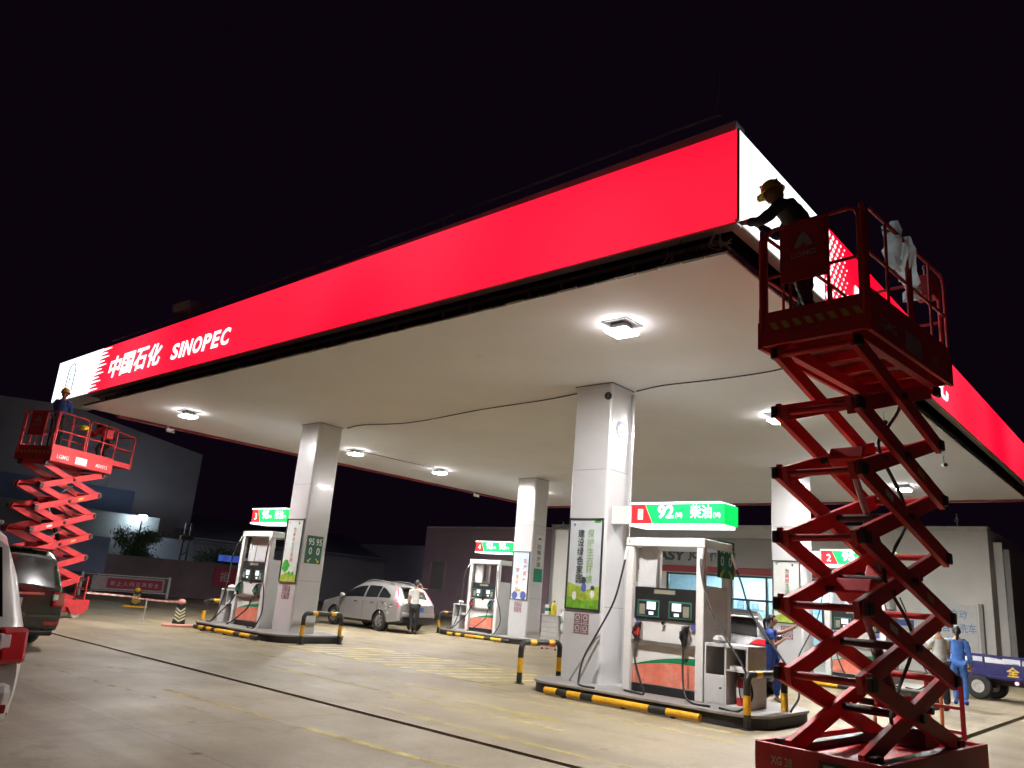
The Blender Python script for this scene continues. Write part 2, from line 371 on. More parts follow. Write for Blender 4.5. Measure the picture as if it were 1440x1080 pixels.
# ================================================================== CANOPY
SOF, ZB, ZT = 5.69, 6.10, 7.345
XL, XS, YB = -22.16, -19.45, 20.6        # end of the front fascia, edge of the soffit, back edge
CAN = thing('canopy', 'big flat fuel station canopy with glowing red fascia and white soffit', 'canopy', (0,0,0))
b = MB(); b.b2((XS, -.08, SOF), (-.14, YB, SOF+.03)); b.build('soffit', Mt['soffit'], CAN)
b = MB()
for k in range(60):       # torn lip along the soffit's front edge
    x = XS+.3+k*.318; d = random.uniform(0, .05)
    b.b2((x, -.085-d*.6, SOF-random.uniform(.004,.014)), (x+.3, -.05, SOF+.025))
b.build('soffit_lip', Mt['steel_dark'], CAN)
b = MB(); b.b2((XS, .25, 7.05), (-.25, YB, 7.12)); b.build('roof', Mt['roof'], CAN)
b = MB(); b.b2((XS+.1, .95, SOF+.04), (-.95, 1.0, 7.04)); b.b2((-.98, 1.01, SOF+.04), (-.93, YB-.1, 7.04)); b.build('gap_shade_board', Mt['dark_gap'], CAN)  # dark boards whose colour stands for the shade inside the open gap
# front fascia box, its panels and the return to the right
b = MB(); b.b2((XL, .014, ZB-.03), (-.03, .16, ZT-.01)); b.build('fascia_frame', Mt['fascia_frame'], CAN)
b = MB(); b.b2((-.16, .165, ZB-.03), (-.014, YB+.6, ZT-.01)); b.build('fascia_frame', Mt['fascia_frame'], CAN)
b = MB(); b.prism([(XL+3.26,ZT),(XL+2.80,ZB),(-.02,ZB),(-.02,ZT)], (0,.013,0), (1,0,0), (0,0,1), .013); b.build('red_fascia_panel', Mt['red_lit'], CAN)
b = MB(); b.prism([(XL,ZT),(XL+.02,ZB),(XL+2.79,ZB),(XL+3.25,ZT)], (0,.013,0), (1,0,0), (0,0,1), .013); b.build('white_sign_panel', Mt['white_lit'], CAN)
b = MB(); b.b2((-.013, .02, ZB), (0, 2.86, ZT)); b.build('white_sign_panel', Mt['white_lit'], CAN)
b = MB(); b.b2((-.013, 2.865, ZB), (0, YB+.6, ZT)); b.build('red_fascia_panel', Mt['red_lit'], CAN)
b = MB(); b.b2((-.02, -.004, ZB), (.006, .02, ZT+.005)); b.build('corner_post', Mt['logo_grey'], CAN)
# left sign box, beyond the soffit
b = MB(); b.b2((XL+.02, .165, ZB-.02), (XS-.25, 1.05, ZT-.02)); b.build('sign_box', Mt['fascia_frame'], CAN)
b = MB(); b.b2((XS-.2, 1.0, SOF-.06), (XS-.02, YB, 7.3)); b.build('side_fascia', Mt['maroon'], CAN)
b = MB(); b.b2((XS, YB+.02, SOF-.06), (-.2, YB+.2, 7.3)); b.build('side_fascia', Mt['maroon'], CAN)
# saw-tooth of white rays running into the red, left sign
for k in range(11):
    t = (k+.5)/11; z = ZB+t*(ZT-ZB); x0 = XL+2.80+.46*t-.02; ln = .62 if k % 2 == 0 else .42
    h = .036
    b = MB(); b.prism([(x0,z-h),(x0+ln,z-.008),(x0+ln,z+.008),(x0,z+h)], (0,-.001,0), (1,0,0), (0,0,1), .008); b.build('white_ray', Mt['white_lit'], CAN)
# dotted transition on the right sign
for i in range(6):
    for j in range(11):
        y = 2.95+i*.17+(j % 2)*.085; z = ZB+.09+j*.106; r = .058*(1-i/7.2)
        b = MB(); b.prism([(0,-r),(r,0),(0,r),(-r,0)], (.001,y,z), (0,1,0), (0,0,1), .006)
        o = b.build('white_dot', Mt['white_lit'], CAN)
# lettering on the fascia
for k, ch in enumerate('中国石化'):
    text('sign_letter', ch, Mt['white_lit'], CAN, (-18.22+k*.78, -.002, 6.36), (1,0,0), (0,0,1), .70, .60, .028, .006, .16)
xs = -14.55
for ch, wd in zip('SINOPEC', (.34,.13,.36,.40,.34,.31,.36)):
    text('sign_letter', ch, Mt['white_lit'], CAN, (xs, -.002, 6.38), (1,0,0), (0,0,1), wd, .40, .03, .006, .14); xs += wd+.075
for k, ch in enumerate('中国石化'):
    text('sign_letter', ch, Mt['white_lit'], CAN, (.002, 4.15+k*1.62, 6.28), (0,1,0), (0,0,1), 1.25, .66, .028, .006, .16)
# emblem outline: an arch with an E-shaped stroke inside
def emblem(P):
    arch = [P(-.42,-.42), P(-.30,-.42), P(-.26,.18)]+[P(-.26+.26*(1-math.cos(a)), .18+.26*math.sin(a)) for a in [math.pi*i/10 for i in range(1,11)]]+[P(.26,-.30), P(.34,-.42)]
    b = MB(); b.tube(arch, .016, 6); b.build('emblem_arch', Mt['logo_grey'], CAN)
    b = MB(); b.tube([P(-.10,-.42), P(-.08,.2), P(.1,.28)], .011, 6); b.tube([P(-.09,-.05), P(.12,-.03)], .011, 6); b.tube([P(-.36,-.44), P(.05,-.44)], .012, 6); b.build('emblem_strokes', Mt['logo_grey'], CAN)
emblem(lambda a, c: (XL+1.25+a, -.02, 6.72+c))
# coping above the panel, tapering away from the corner
b = MB(); b.add([(-.06,.05,ZT),(-9.5,.05,ZT),(-.06,.05,ZT+.17),(-9.5,.05,ZT+.06),(-.06,.30,ZT),(-9.5,.30,ZT),(-.06,.30,ZT+.17),(-9.5,.30,ZT+.05)],
    [(0,1,3,2),(4,6,7,5),(0,2,6,4),(1,5,7,3),(2,3,7,6),(0,4,5,1)]); b.build('coping', Mt['coping'], CAN)
b = MB(); b.b2((XS, .06, ZT), (-9.52, .25, ZT+.04)); b.build('coping', Mt['coping'], CAN)
# truss in the open gap under the fascia
def truss(P, n, step):
    b = MB(); b.bar(P(.1, ZB-.07), P(n*step, ZB-.07), .05, .05); b.build('truss_chord', Mt['steel_grey'], CAN)
    b = MB(); b.bar(P(.1, SOF+.07), P(n*step, SOF+.07), .06, .06); b.build('truss_chord', Mt['steel_dark'], CAN)
    for k in range(n):
        b = MB(); b.bar(P(k*step+.2, SOF+.07), P(k*step+.2+random.uniform(-.04,.04), ZB-.07), .03, .03); b.build('truss_bar', Mt['steel_grey'] if k % 3 else Mt['steel_dark'], CAN)
        if k % 2 == 0:
            b = MB(); b.bar(P(k*step+.22, SOF+.09), P((k+1)*step+.12, ZB-.09), .02, .02); b.build('truss_bar', Mt['steel_dark'], CAN)
truss(lambda t, z: (-.25-t, .30, z), 31, .61)
truss(lambda t, z: (-.38, .25+t, z), 31, .64)
for k in range(9):    # loose wiring at the unfinished corner
    x = -.15-random.random()*.9; y = .06+random.random()*.12
    b = MB(); b.tube(curve3([(x,y,ZB-.03),(x+random.uniform(-.1,.1),y+random.uniform(-.05,.1),ZB-.15-random.random()*.12),(x+random.uniform(-.2,.2),y+.1,ZB-.08-random.random()*.2),(x+random.uniform(-.25,.1),y+.16,ZB-.05)],5), .006, 5); b.build('loose_wire', Mt['plastic_white'] if k % 2 else Mt['black'], CAN)
# pipe railing along the roof edge
b = MB(); b.tube(curve3([(-.16,.3,7.42),(-.22,.3,7.62),(-.34,.3,7.80),(-.52,.3,7.87),(-1.78,.3,7.86),(-6,.3,7.80),(-12,.3,7.74),(-19.2,.3,7.70)],5), .022, 6); b.build('roof_rail', Mt['steel_grey'], CAN)
for k in range(10):
    x = -1.78-k*1.9; b = MB(); b.cyl((x,.3,7.12), (x,.3,7.83-k*.012), .018, 6); b.build('rail_post', Mt['steel_grey'], CAN)
b = MB(); b.tube(curve3([(-.50,.3,7.86),(-.47,.3,8.0),(-.43,.3,8.25),(-.42,.3,8.62)],5), .018, 6); b.build('lightning_rod', Mt['steel_grey'], CAN)
FL = thing('roof_floodlight', 'unlit grey floodlight on a bracket on the canopy roof edge', 'floodlight', (-14.7,.2,7.38))
b = MB(); b.box((0,0,.5), (.95,.3,.22), rotm(.3,.05,0)); b.build('housing', Mt['lamp_body'], FL, bevel=.03)
b = MB(); b.bar((-.3,0,0), (-.3,0,.42), .05, .05); b.bar((.35,.0,0), (.35,0,.42), .05, .05); b.bar((-.4,0,.03),(.5,0,.03),.06,.06); b.build('bracket', Mt['steel_grey'], FL)
def cctv(loc, rz, label):
    t = thing('security_camera', label, 'camera', loc, rz)
    b = MB(); b.cyl((0,0,0), (0,0,-.12), .02, 8); b.tube([(0,0,-.1),(.05,0,-.18),(.1,0,-.2)], .018, 8); b.build('bracket', Mt['plastic_white'], t)
    b = MB(); b.cyl((.02,0,-.23), (.26,0,-.27), .055, 12); b.build('body', Mt['plastic_white'], t, True)
    b = MB(); b.cyl((.262,0,-.2705), (.27,0,-.272), .045, 12); b.build('lens', Mt['black'], t)
cctv((-18.9, 1.9+.3, SOF), .4, 'small white camera hanging near the left edge of the soffit')
cctv((-18.9, 15.4, SOF), .4, 'small white camera on the far left edge of the soffit')
cctv((-.75, 8.2, SOF), -1.2, 'small camera under the soffit beside the red lift arms')
cctv((-.75, 13.0, SOF), -1.2, 'small camera under the soffit at the far right edge')
# cables clipped to the soffit
def cable(pts, label, r=.013):
    b = MB(); b.tube(curve3(pts, 8), r, 6); o = b.build('soffit_cable', Mt['rubber'], None, True); tag(o, label, 'cable')
cable([(-13.75,4.85,SOF-.02),(-12.9,4.7,SOF-.03),(-11.2,4.9,SOF-.06),(-8.4,4.6,SOF-.05),(-6.5,4.55,SOF-.03),(-5.34,4.4,SOF-.02)], 'dark cable sagging along the soffit between the two front columns')
cable([(-4.35,4.75,SOF-.03),(-3.6,4.5,SOF-.06),(-2.6,4.6,SOF-.04),(-1.6,4.55,SOF-.04),(-.9,4.4,SOF-.02),(-.3,4.3,SOF-.01)], 'dark cable running along the soffit from the nearest column to the right edge')
cable([(-16.5,7.5,SOF-.015),(-16.45,9,SOF-.015),(-16.4,10.7,SOF-.015)], 'thin conduit joining two lamps on the left of the soffit', .009)
# lamps
def lamp(x, y, label):
    t = thing('canopy_lamp', label, 'lamp', (x, y, SOF), 0, 'square lamps under the canopy')
    b = MB(); b.b2((-.23,-.23,-.018), (.23,.23,-.002)); b.build('mounting_plate', Mt['lamp_body'], t, bevel=.006)
    b = MB(); b.b2((-.12,-.12,-.10), (.12,.12,-.019)); b.b2((-.18,-.18,-.158), (.18,.18,-.1005)); b.build('housing', Mt['lamp_body'], t, bevel=.008)
    b = MB(); v = []
    for r, z in ((.17,-.1600),(.16,-.1602),(.10,-.1603),(.0,-.1604)):
        v += [(-r,-r,z),(r,-r,z),(r,r,z),(-r,r,z)]
    f = []
    for i in range(3):
        for k in range(4): f.append((i*4+k, i*4+(k+1) % 4, i*4+4+(k+1) % 4, i*4+4+k))
    b.add(v, f); b.build('diffuser', Mt['lens'], t)
    b = MB(); q = [(-1,-1),(1,-1),(1,1),(-1,1)]; b.add([(x*.183,y*.183,-.125) for x, y in q]+[(x*.183,y*.183,-.159) for x, y in q], [(k,(k+1) % 4,4+(k+1) % 4,4+k) for k in range(4)]); b.build('soffit_fill_skirt', Mt['soffit_fill'], t)  # glowing skirt added round the housing to throw light up at the soffit
lamp(-2.54,1.42,'lit square lamp nearest the glowing right corner of the canopy')
lamp(-2.66,7.65,'lit square lamp just left of the upper red lift arms')
lamp(-2.70,12.4,'lit square lamp hidden among the crossing red lift arms')
lamp(-2.78,17.3,'lit square lamp farthest back, seen through the red lift arms')
lamp(-16.6,1.67,'lit square lamp leftmost under the canopy')
lamp(-16.5,7.3,'lit square lamp just right of the left front column')
lamp(-16.4,11.0,'lit square lamp midway between the left columns')
lamp(-16.4,16.6,'lit square lamp half hidden behind the left rear column')
for x, y in ((-8.9,4.5),(-14.6,2.4),(-5.7,1.7)):
    b = MB(); b.lathe([(.02,-.012),(.10,-.012),(.11,-.002),(.0,-.002)], (x,y,SOF), 'z', 16); o = b.build('ceiling_vent', Mt['soffit'], None, True)
    tag(o, {(-8.9,4.5):'round blanked-off socket mid soffit, near the cable', (-14.6,2.4):'round blanked-off socket on the left of the soffit', (-5.7,1.7):'round blanked-off socket on the soffit above the dispensers'}[(x,y)], 'vent', 'blanked-off lamp sockets')

# ================================================================== COLUMNS
CW, CD = .86, .76
def column(fx, fy, label):
    # fx, fy: the front right corner
    t = thing('column', label, 'column', (fx-CW/2, fy+CD/2, .2))
    hx, hy = CW/2, CD/2; H = SOF-.2
    b = MB(); b.b2((-hx+.02,-hy+.02,0), (hx-.02,hy-.02,H)); b.build('core', Mt['dark_gap'], t)
    for z0, z1 in ((0,1.30),(1.306,3.80),(3.806,H-.012)):
        for s in (-1, 1):
            b = MB(); b.b2((-hx+.05, s*hy-s*.018, z0), (hx-.05, s*hy, z1)); b.build('cladding_panel', Mt['alu'], t)
            b = MB(); b.b2((s*hx-s*.018, -hy+.05, z0), (s*hx, hy-.05, z1)); b.build('cladding_panel', Mt['alu'], t)
    for sx in (-1, 1):
        for sy in (-1, 1):
            b = MB(); r = .05; poly = []
            for k in range(7):
                a = math.pi/2*k/6; poly.append((hx-r+r*math.cos(a), hy-r+r*math.sin(a)))
            poly = [(hx-.052, hy-.052)]+poly
            b.prism([(sx*p[0], sy*p[1]) for p in poly], (0,0,0), (1,0,0), (0,1,0), H-.012); b.build('corner_trim', Mt['alu_trim'], t, True)
    b = MB(); b.b2((-hx-.012,-hy-.012,H-.014), (hx+.012,hy+.012,H-.002)); b.build('top_trim', Mt['dark_gap'], t)
    return t
COLS = {'A': (-13.95,4.08), 'B': (-4.47,4.08), 'C': (-13.92,13.43), 'D': (-4.44,13.46)}
for k, lab in (('A','white clad column at the left front, beside the silver car'), ('B','white clad column nearest the camera, with the tall green poster'),
               ('C','white clad column at the left rear, with the blue poster'), ('D','white clad column at the right rear, partly behind the red lift')):
    column(*COLS[k], lab)
# round sign and dome camera on the nearest column
bx, by = COLS['B']
t = thing('round_pictogram', 'round white and blue pictogram high on the nearest column', 'sign', (bx+.002, by+.36, 4.82))
b = MB(); b.cyl((0,0,0), (.012,0,0), .17, 28); b.build('plate', Mt['plastic_white'], t)
RB = pm('pictogram_blue', (.10,.11,.38), .4); RRed = pm('pictogram_red', (.5,.08,.08), .4)
b = MB(); b.lathe([(.12,.0125),(.165,.0125),(.165,.015),(.12,.015)], (0,0,0), 'x', 28); b.build('ring', RB, t)
b = MB(); b.b2((.0125,-.05,-.06), (.0155,.05,.06)); b.build('mark', RRed, t)
t = thing('dome_camera', 'black dome camera at the top of the nearest column', 'camera', (bx-.07, by-.012, 5.42))
b = MB(); b.cyl((0,.01,0), (0,-.03,0), .075, 16); b.build('base', Mt['black'], t)
b = MB(); b.ball((0,-.035,0), (.055,.045,.055), 14, 8); b.build('dome', pm('smoked_dome', (.03,.03,.03), .08, coat=.6), t, True)
b = MB(); b.b2((-.03,-.02,0), (.03,.02,5.36)); o = b.build('conduit', Mt['alu'], None, loc=(bx+.032, by+.70, .24)); tag(o, 'grey cable conduit down the side of the nearest column', 'conduit')
# ================================================================== ISLANDS, BARRIERS
def rrect(x0, x1, y0, y1, r, n=6):
    P = []
    for cx, cy, a0 in ((x1-r,y1-r,0),(x0+r,y1-r,90),(x0+r,y0+r,180),(x1-r,y0+r,270)):
        for k in range(n+1):
            a = math.radians(a0+90*k/n); P.append((cx+r*math.cos(a), cy+r*math.sin(a)))
    return P
def island(x0, x1, y0, y1, label):
    cx, cy = (x0+x1)/2, (y0+y1)/2
    t = thing('pump_island', label, 'island', (cx, cy, 0), 0, 'raised islands carrying the dispensers')
    X0, X1, Y0, Y1 = x0-cx, x1-cx, y0-cy, y1-cy
    b = MB(); b.prism(rrect(X0+.03,X1-.03,Y0+.03,Y1-.03,.5), (0,0,0), (1,0,0), (0,1,0), .155); b.build('kerb', Mt['kerb'], t)
    b = MB(); b.prism(rrect(X0,X1,Y0,Y1,.52), (0,0,.158), (1,0,0), (0,1,0), .042); b.build('stone_top', Mt['kerbtop'], t, bevel=.008)
    # bumper tube along the front and back, yellow and black lengths end to end
    for sy in (Y0-.10, Y1+.10):
        segs = [(.36,.62,'y'),(.62,.84,'k'),(.84,1.12,'y'),(1.12,1.36,'k'),(1.36,2.40,'y'),(2.40,2.70,'k'),(2.70,3.25,'y')]
        if cx < -8: segs = [(.35,.62,'k'),(.62,.88,'y'),(.88,1.05,'k'),(1.05,1.3,'y'),(1.3,1.5,'k'),(1.5,2.42,'y'),(2.42,2.72,'k'),(2.72,3.2,'y'),(3.2,3.55,'k')]
        for a, c, k in segs:
            b = MB(); b.cyl((X0+.25+a, sy, .075), (X0+.25+c-.002, sy, .075), .056, 12); b.build('bumper_tube', Mt['yellow'] if k == 'y' else Mt['blackpaint'], t, True)
        for xx in (X0+1.0, 0, X1-1.3):
            b = MB(); b.b2((xx-.03, sy-.03, 0), (xx+.03, sy+.03, .03)); b.build('tube_foot', Mt['blackpaint'], t)
    return t
ISL = {'A': (-17.75,-13.38), 'B': (-5.58,-1.22), 'C': (-17.75,-13.3), 'D': (-5.95,-1.3)}
island(*ISL['B'], 3.32, 5.62, 'raised island with black kerb under the nearest dispenser')
island(*ISL['A'], 3.32, 5.62, 'raised island with black kerb at the left front, next to the chevron post')
island(*ISL['C'], 12.75, 14.95, 'raised island with black kerb at the left rear, right of the silver car')
island(*ISL['D'], 12.75, 14.95, 'raised island with black kerb at the right rear, behind the red lift')
def hoop(loc, rz, wdt, label, group='striped hoop barriers', h=.74):
    # an inverted U of steel tube with black and yellow bands
    t = thing('hoop_barrier', label, 'barrier', loc, rz, group)
    r = .055; R = .12; W = wdt/2
    path = [(-W,0,0),(-W,0,h-R)]+[(-W+R-R*math.cos(a),0,h-R+R*math.sin(a)) for a in [math.pi/2*k/6 for k in range(1,7)]]
    path += [(W-R+R*math.sin(a),0,h-R+R*math.cos(a)) for a in [math.pi/2*k/6 for k in range(0,7)]]+[(W,0,0)]
    # arc length cut into bands
    fine = []
    for p, q in zip(path[:-1], path[1:]):
        p = Vector(p); q = Vector(q); n = max(1, int((q-p).length/.02))
        fine += [p+(q-p)*k/n for k in range(n)]
    fine.append(Vector(path[-1]))
    bands = [(0,.20,0),(.20,.46,1),(.46,.92,0),(.92,1.09,1)]
    tot = sum((fine[i+1]-fine[i]).length for i in range(len(fine)-1))
    half = tot/2; segs = []
    for a, c, m in bands: segs += [(a, min(c, half), m), (tot-min(c, half), tot-a, m)]
    segs.append((1.09, tot-1.09, 0))
    d = [0]
    for i in range(len(fine)-1): d.append(d[-1]+(fine[i+1]-fine[i]).length)
    for a, c, m in segs:
        if c-a < .03: continue
        pts = [fine[i] for i in range(len(fine)) if a-.011 <= d[i] <= c+.011]
        if len(pts) < 2: continue
        b = MB(); b.tube(pts, r if m else r-.0015, 12); b.build('yellow_band' if m else 'black_band', Mt['yellow'] if m else Mt['blackpaint'], t, True)
    for s in (-1, 1):
        b = MB(); b.lathe([(.0,.012),(.10,.012),(.10,0)], (s*W,0,0), 'z', 14); b.build('foot_plate', Mt['blackpaint'], t)
    return t
PI = math.pi
hoop((-13.22, 4.52, 0), PI/2+.1, 1.25, 'striped hoop barrier at the right end of the left front island')
hoop((-17.95, 4.45, 0), PI/2, 1.2, 'striped hoop barrier at the left end of the left front island')
hoop((-6.17, 4.55, 0), PI/2, 1.2, 'striped hoop barrier left of the nearest column')
hoop((-1.42, 4.02, 0), PI/2-.06, 1.18, 'striped hoop barrier in front of the person with raised arm')
hoop((-17.9, 13.75, 0), PI/2, 1.2, 'striped hoop barrier beside the rear of the silver car')
hoop((-13.1, 14.1, 0), PI/2, 1.2, 'striped hoop barrier beside the small display stand')
hoop((-1.05, 13.9, 0), PI/2, 1.2, 'striped hoop barrier at the right rear island, behind the red lift arms')

# ================================================================== DISPENSERS
def arc_poly(f, x0, x1, n, base):
    return [(x0, base(x0))]+[(x0+(x1-x0)*k/n, f(x0+(x1-x0)*k/n)) for k in range(n+1)]+[(x1, base(x1))]
def dispenser(loc, label, mirror=False, price=False, redgun=True, full=False):
    t = thing('fuel_dispenser', label, 'dispenser', loc, 0, 'fuel dispensers')
    D = .45; s = 1
    def bx(name, lo, hi, mat, bev=.006, par=None):
        b = MB(); b.b2(lo, hi); return b.build(name, Mt[mat], par or t, bevel=bev)
    bx('plinth', (-.64,-D+.03,0), (.64,D-.03,.13), 'black')
    body = bx('lower_cabinet', (-.60,-D+.03,.132), (.60,D-.03,1.16), 'white_metal', .01)
    for side in (-1, 1):   # front and back face alike
        y = side*(D-.028); ux = (1,0,0) if side < 0 else (-1,0,0)
        b = MB(); b.prism([(-.59,.15),(.59,.15)]+[(.59-1.18*k/10, .15+.26+.10*(1-k/10)+.04*math.sin(math.pi*k/10)) for k in range(11)], (0,y,0), ux, (0,0,1), .004); b.build('red_decal', Mt['disp_red'], t)
        b = MB(); top = [(.59-1.18*k/10, .15+.26+.10*(1-k/10)+.04*math.sin(math.pi*k/10)+.005) for k in range(11)]
        up = [(x, z+.012+.10*((x+.59)/1.18)) for x, z in top]
        b.prism([p for p in reversed(top)]+up, (0,y,0), ux, (0,0,1), .004); b.build('green_swoosh', Mt['disp_green'], t)
        b = MB(); b.b2((-.60,y+side*.005,.76),(.60,y+side*.06,.83)); b.build('shelf_bar', Mt['brushed'], t, bevel=.006)
        # display head
        yy = side*(D-.03)
        b = MB(); b.b2((-.575,min(yy,yy+side*.03),1.175), (.575,max(yy,yy+side*.03),1.70)); hd = b.build('display_panel', Mt['black'], t, bevel=.01)
        for cx in (-.30,.30):
            b = MB(); b.b2((cx-.21,min(yy+side*.031,yy+side*.042),1.215), (cx+.21,max(yy+side*.031,yy+side*.042),1.49)); b.build('bezel', Mt['green_frame'], hd)
            b = MB(); b.b2((cx-.19,min(yy+side*.043,yy+side*.047),1.235), (cx+.19,max(yy+side*.043,yy+side*.047),1.465)); b.build('bezel_face', Mt['black'], hd)
            sx = .06 if cx < 0 else -.06
            b = MB(); b.b2((cx+sx*side*-1-.085,min(yy+side*.048,yy+side*.051),1.335), (cx+sx*side*-1+.085,max(yy+side*.048,yy+side*.051),1.46)); b.build('screen', Mt['screen'], hd)
            b = MB(); b.b2((cx+sx*side*-1-.045,min(yy+side*.048,yy+side*.051),1.25), (cx+sx*side*-1+.045,max(yy+side*.048,yy+side*.051),1.30)); b.build('small_screen', Mt['screen'], hd)
            b = MB(); b.b2((cx-sx*side*-1*1.9-.055,min(yy+side*.048,yy+side*.051),1.25), (cx-sx*side*-1*1.9+.055,max(yy+side*.048,yy+side*.051),1.42)); b.build('keypad', Mt['keypad'], hd)
        b = MB(); b.b2((-.20,min(yy+side*.031,yy+side*.034),1.60), (.20,max(yy+side*.031,yy+side*.034),1.665)); b.build('display_label', Mt['keypad'], hd)
        b = MB(); b.cyl((0,yy+side*.03,1.14), (0,yy+side*.07,1.13), .03, 10); b.build('lock', Mt['black'], t)
        # nozzles in their holsters
        for cx, red in ((-.47, redgun), (.42, False)):
            gy = yy+side*.03
            b = MB(); b.b2((cx-.07,min(gy,gy+side*.05),.84), (cx+.07,max(gy,gy+side*.05),1.12)); hz = b.build('holster', Mt['brushed'], t, bevel=.01)
            g = MB(); g.tube([(cx,gy+side*.09,.80),(cx,gy+side*.10,.93),(cx+.01,gy+side*.12,1.03),(cx+.03,gy+side*.10,1.10),(cx+.09,gy+side*.08,1.12)], [.03,.035,.04,.035,.018], 10)
            g.tube([(cx+.0,gy+side*.135,.86),(cx-.03,gy+side*.17,.94),(cx,gy+side*.15,1.02)], .012, 6)
            g.build('nozzle', Mt['black'], t, True)
            g = MB(); g.b2((cx-.06,min(gy+side*.052,gy+side*.14),.90),(cx+.05,max(gy+side*.052,gy+side*.14),1.04)); g.build('nozzle_cover', Mt['gunred'] if red else (Mt['gungreen'] if mirror else Mt['black']), t, bevel=.02)
            g = MB(); g.b2((cx+.08 if cx > 0 else cx-.06, min(gy+side*.001,gy+side*.006), 1.06), (cx+.16 if cx > 0 else cx+.02, max(gy+side*.001,gy+side*.006), 1.15)); g.build('sticker', RB, t)
    # frame: four posts, top box, slanted cover at one side of the opening
    for sx in (-1, 1):
        for sy in (-1, 1):
            bx('frame_post', (sx*.70-.045 if sx < 0 else sx*.70-.095, sy*D-.05, 0), (sx*.70+.095 if sx < 0 else sx*.70+.045, sy*D+.05, 2.38), 'white_metal', .012)
        bx('side_panel', (sx*.70-.03,-D+.055,0), (sx*.70+.03,D-.055,1.78), 'white_metal', .01)
    bx('top_box', (-.76,-D-.06,2.382), (.76,D+.06,2.53), 'white_metal', .015)
    b = MB(); b.prism([(s*-.59,1.71),(s*-.25,1.71),(s*-.22,2.30),(s*-.40,1.98),(s*-.59,2.34)] if s > 0 else [(.25,1.71),(.59,1.71),(.59,2.34),(.40,1.98),(.22,2.30)], (0,-D+.12,0), (1,0,0), (0,0,1), -.016); b.build('slanted_cover', Mt['grey_metal'], t)
    b = MB(); b.b2((-.57,-D+.14,1.72), (.40 if full else -.27,-D+.22,2.38)); b.build('inner_pillar', Mt['grey_metal'], t, bevel=.01)
    b = MB(); b.b2((-.575,-D+.01,1.165),(.575,D-.01,1.172)); b.build('cabinet_ledge', Mt['grey_metal'], t)
    b = MB(); b.b2((-.57,-D+.035,1.18),(.57,D-.035,1.69)); b.build('head_core', Mt['grey_metal'], t)
    text('maker_mark', 'E', Mt['logo_grey'], t, (-.70,-D-.062,2.425), (1,0,0), (0,0,1), .045, .06, .0, .003)
    # hoses
    for h in HOSES[mirror]:
        b = MB(); b.tube(curve3(h, 8), .017, 8); b.build('hose', Mt['rubber'], t, True)
        if h[0][2] > 2: b = MB(); b.tube([h[0], tuple(Vector(h[0])+(Vector(h[1])-Vector(h[0]))*.55)], [.03,.022], 8); b.build('hose_end', Mt['plastic_white'], t, True)
    if price:
        price_board((loc[0]+.735, loc[1]-.02, 2.14), 'green price board with yellow arrows on the side of the nearest dispenser', .62, .62)
    return t
HOSES = {
 False: [[(-.72,-.52,2.36),(-.75,-.60,1.95),(-.86,-.68,1.4),(-1.10,-.80,.85),(-1.27,-.90,.45),(-1.30,-.98,.08),(-1.18,-1.06,.02),(-.9,-1.08,.02)],
         [(-.42,-.62,.80),(-.36,-.74,.55),(-.22,-.80,.25),(-.12,-.82,.03),(-.3,-.8,.02),(-.55,-.72,.02)],
         [(.72,-.52,2.36),(.74,-.60,2.05),(.92,-.70,1.55),(1.25,-.80,1.05),(1.60,-.88,.62),(1.75,-.92,.25),(1.55,-.95,.02),(1.25,-.95,.02)],
         [(.46,-.62,.80),(.50,-.70,.45),(.60,-.80,.12),(.78,-.9,.02),(1.1,-.95,.02)],
         [(.74,.5,2.36),(.92,.5,1.9),(1.15,.45,1.35),(1.7,.3,.75),(2.0,.2,.3),(1.9,.1,.0)]],
 True: [[(-.72,-.52,2.36),(-.86,-.58,2.1),(-.92,-.62,1.7),(-.86,-.66,1.2),(-.9,-.72,.6),(-.98,-.8,.2),(-1.1,-.86,.02)],
        [(-.44,-.62,.80),(-.5,-.72,.55),(-.75,-.80,.3),(-1.0,-.86,.06),(-1.3,-.86,.02)],
        [(.70,-.50,2.36),(.70,-.56,2.0),(.78,-.60,1.3),(1.02,-.66,.85),(1.12,-.70,.4),(.9,-.74,.02),(.6,-.74,.02)],
        [(.44,-.62,.80),(.42,-.70,.5),(.2,-.76,.3),(-.1,-.80,.1),(-.3,-.82,.02)]]}
Mt['price_green'] = pm('price_board_green', (.012,.10,.065), .45); Mt['price_arrow'] = pm('price_arrow_yellow', (.62,.55,.05), .5)
Mt['price_white'] = pm('price_white', (.7,.74,.7), .5)
def price_board(loc, label, w_, h_):
    # faces +x; loc is its lower front edge on the carrying face
    t = thing('price_board', label, 'sign', loc)
    b = MB(); b.b2((.002,0,0), (.014,w_,h_)); b.build('plate', Mt['price_green'], t)
    for k in range(2):
        y = .05+k*w_*.48
        text('digits', '95', Mt['price_white'], t, (.015,y,h_*.66), (0,1,0), (0,0,1), w_*.36, h_*.24, .01, .002)
        text('digits', '0', Mt['price_white'], t, (.015,y+w_*.08,h_*.32), (0,1,0), (0,0,1), w_*.20, h_*.26, .012, .002)
        s = -1 if k == 0 else 1; cy = y+w_*.18; z = h_*.13; q = w_*.12
        b = MB(); b.prism([(-q*s,q*.7),(-q*.3*s,q*.7),(q*.6*s,-q*.3),(q*s,q*.1),(q*s,-q),(-q*.2*s,-q),(q*.2*s,-q*.6)], (.015,cy,z), (0,1,0), (0,0,1), .003); b.build('arrow', Mt['price_arrow'], t)
    return t
IZ = .2
dispenser((-3.17,4.45,IZ), 'white fuel dispenser nearest the camera, with a red nozzle cover', False, True, True)
dispenser((-15.96,4.45,IZ), 'white fuel dispenser at the left front island', True, False, False, True)
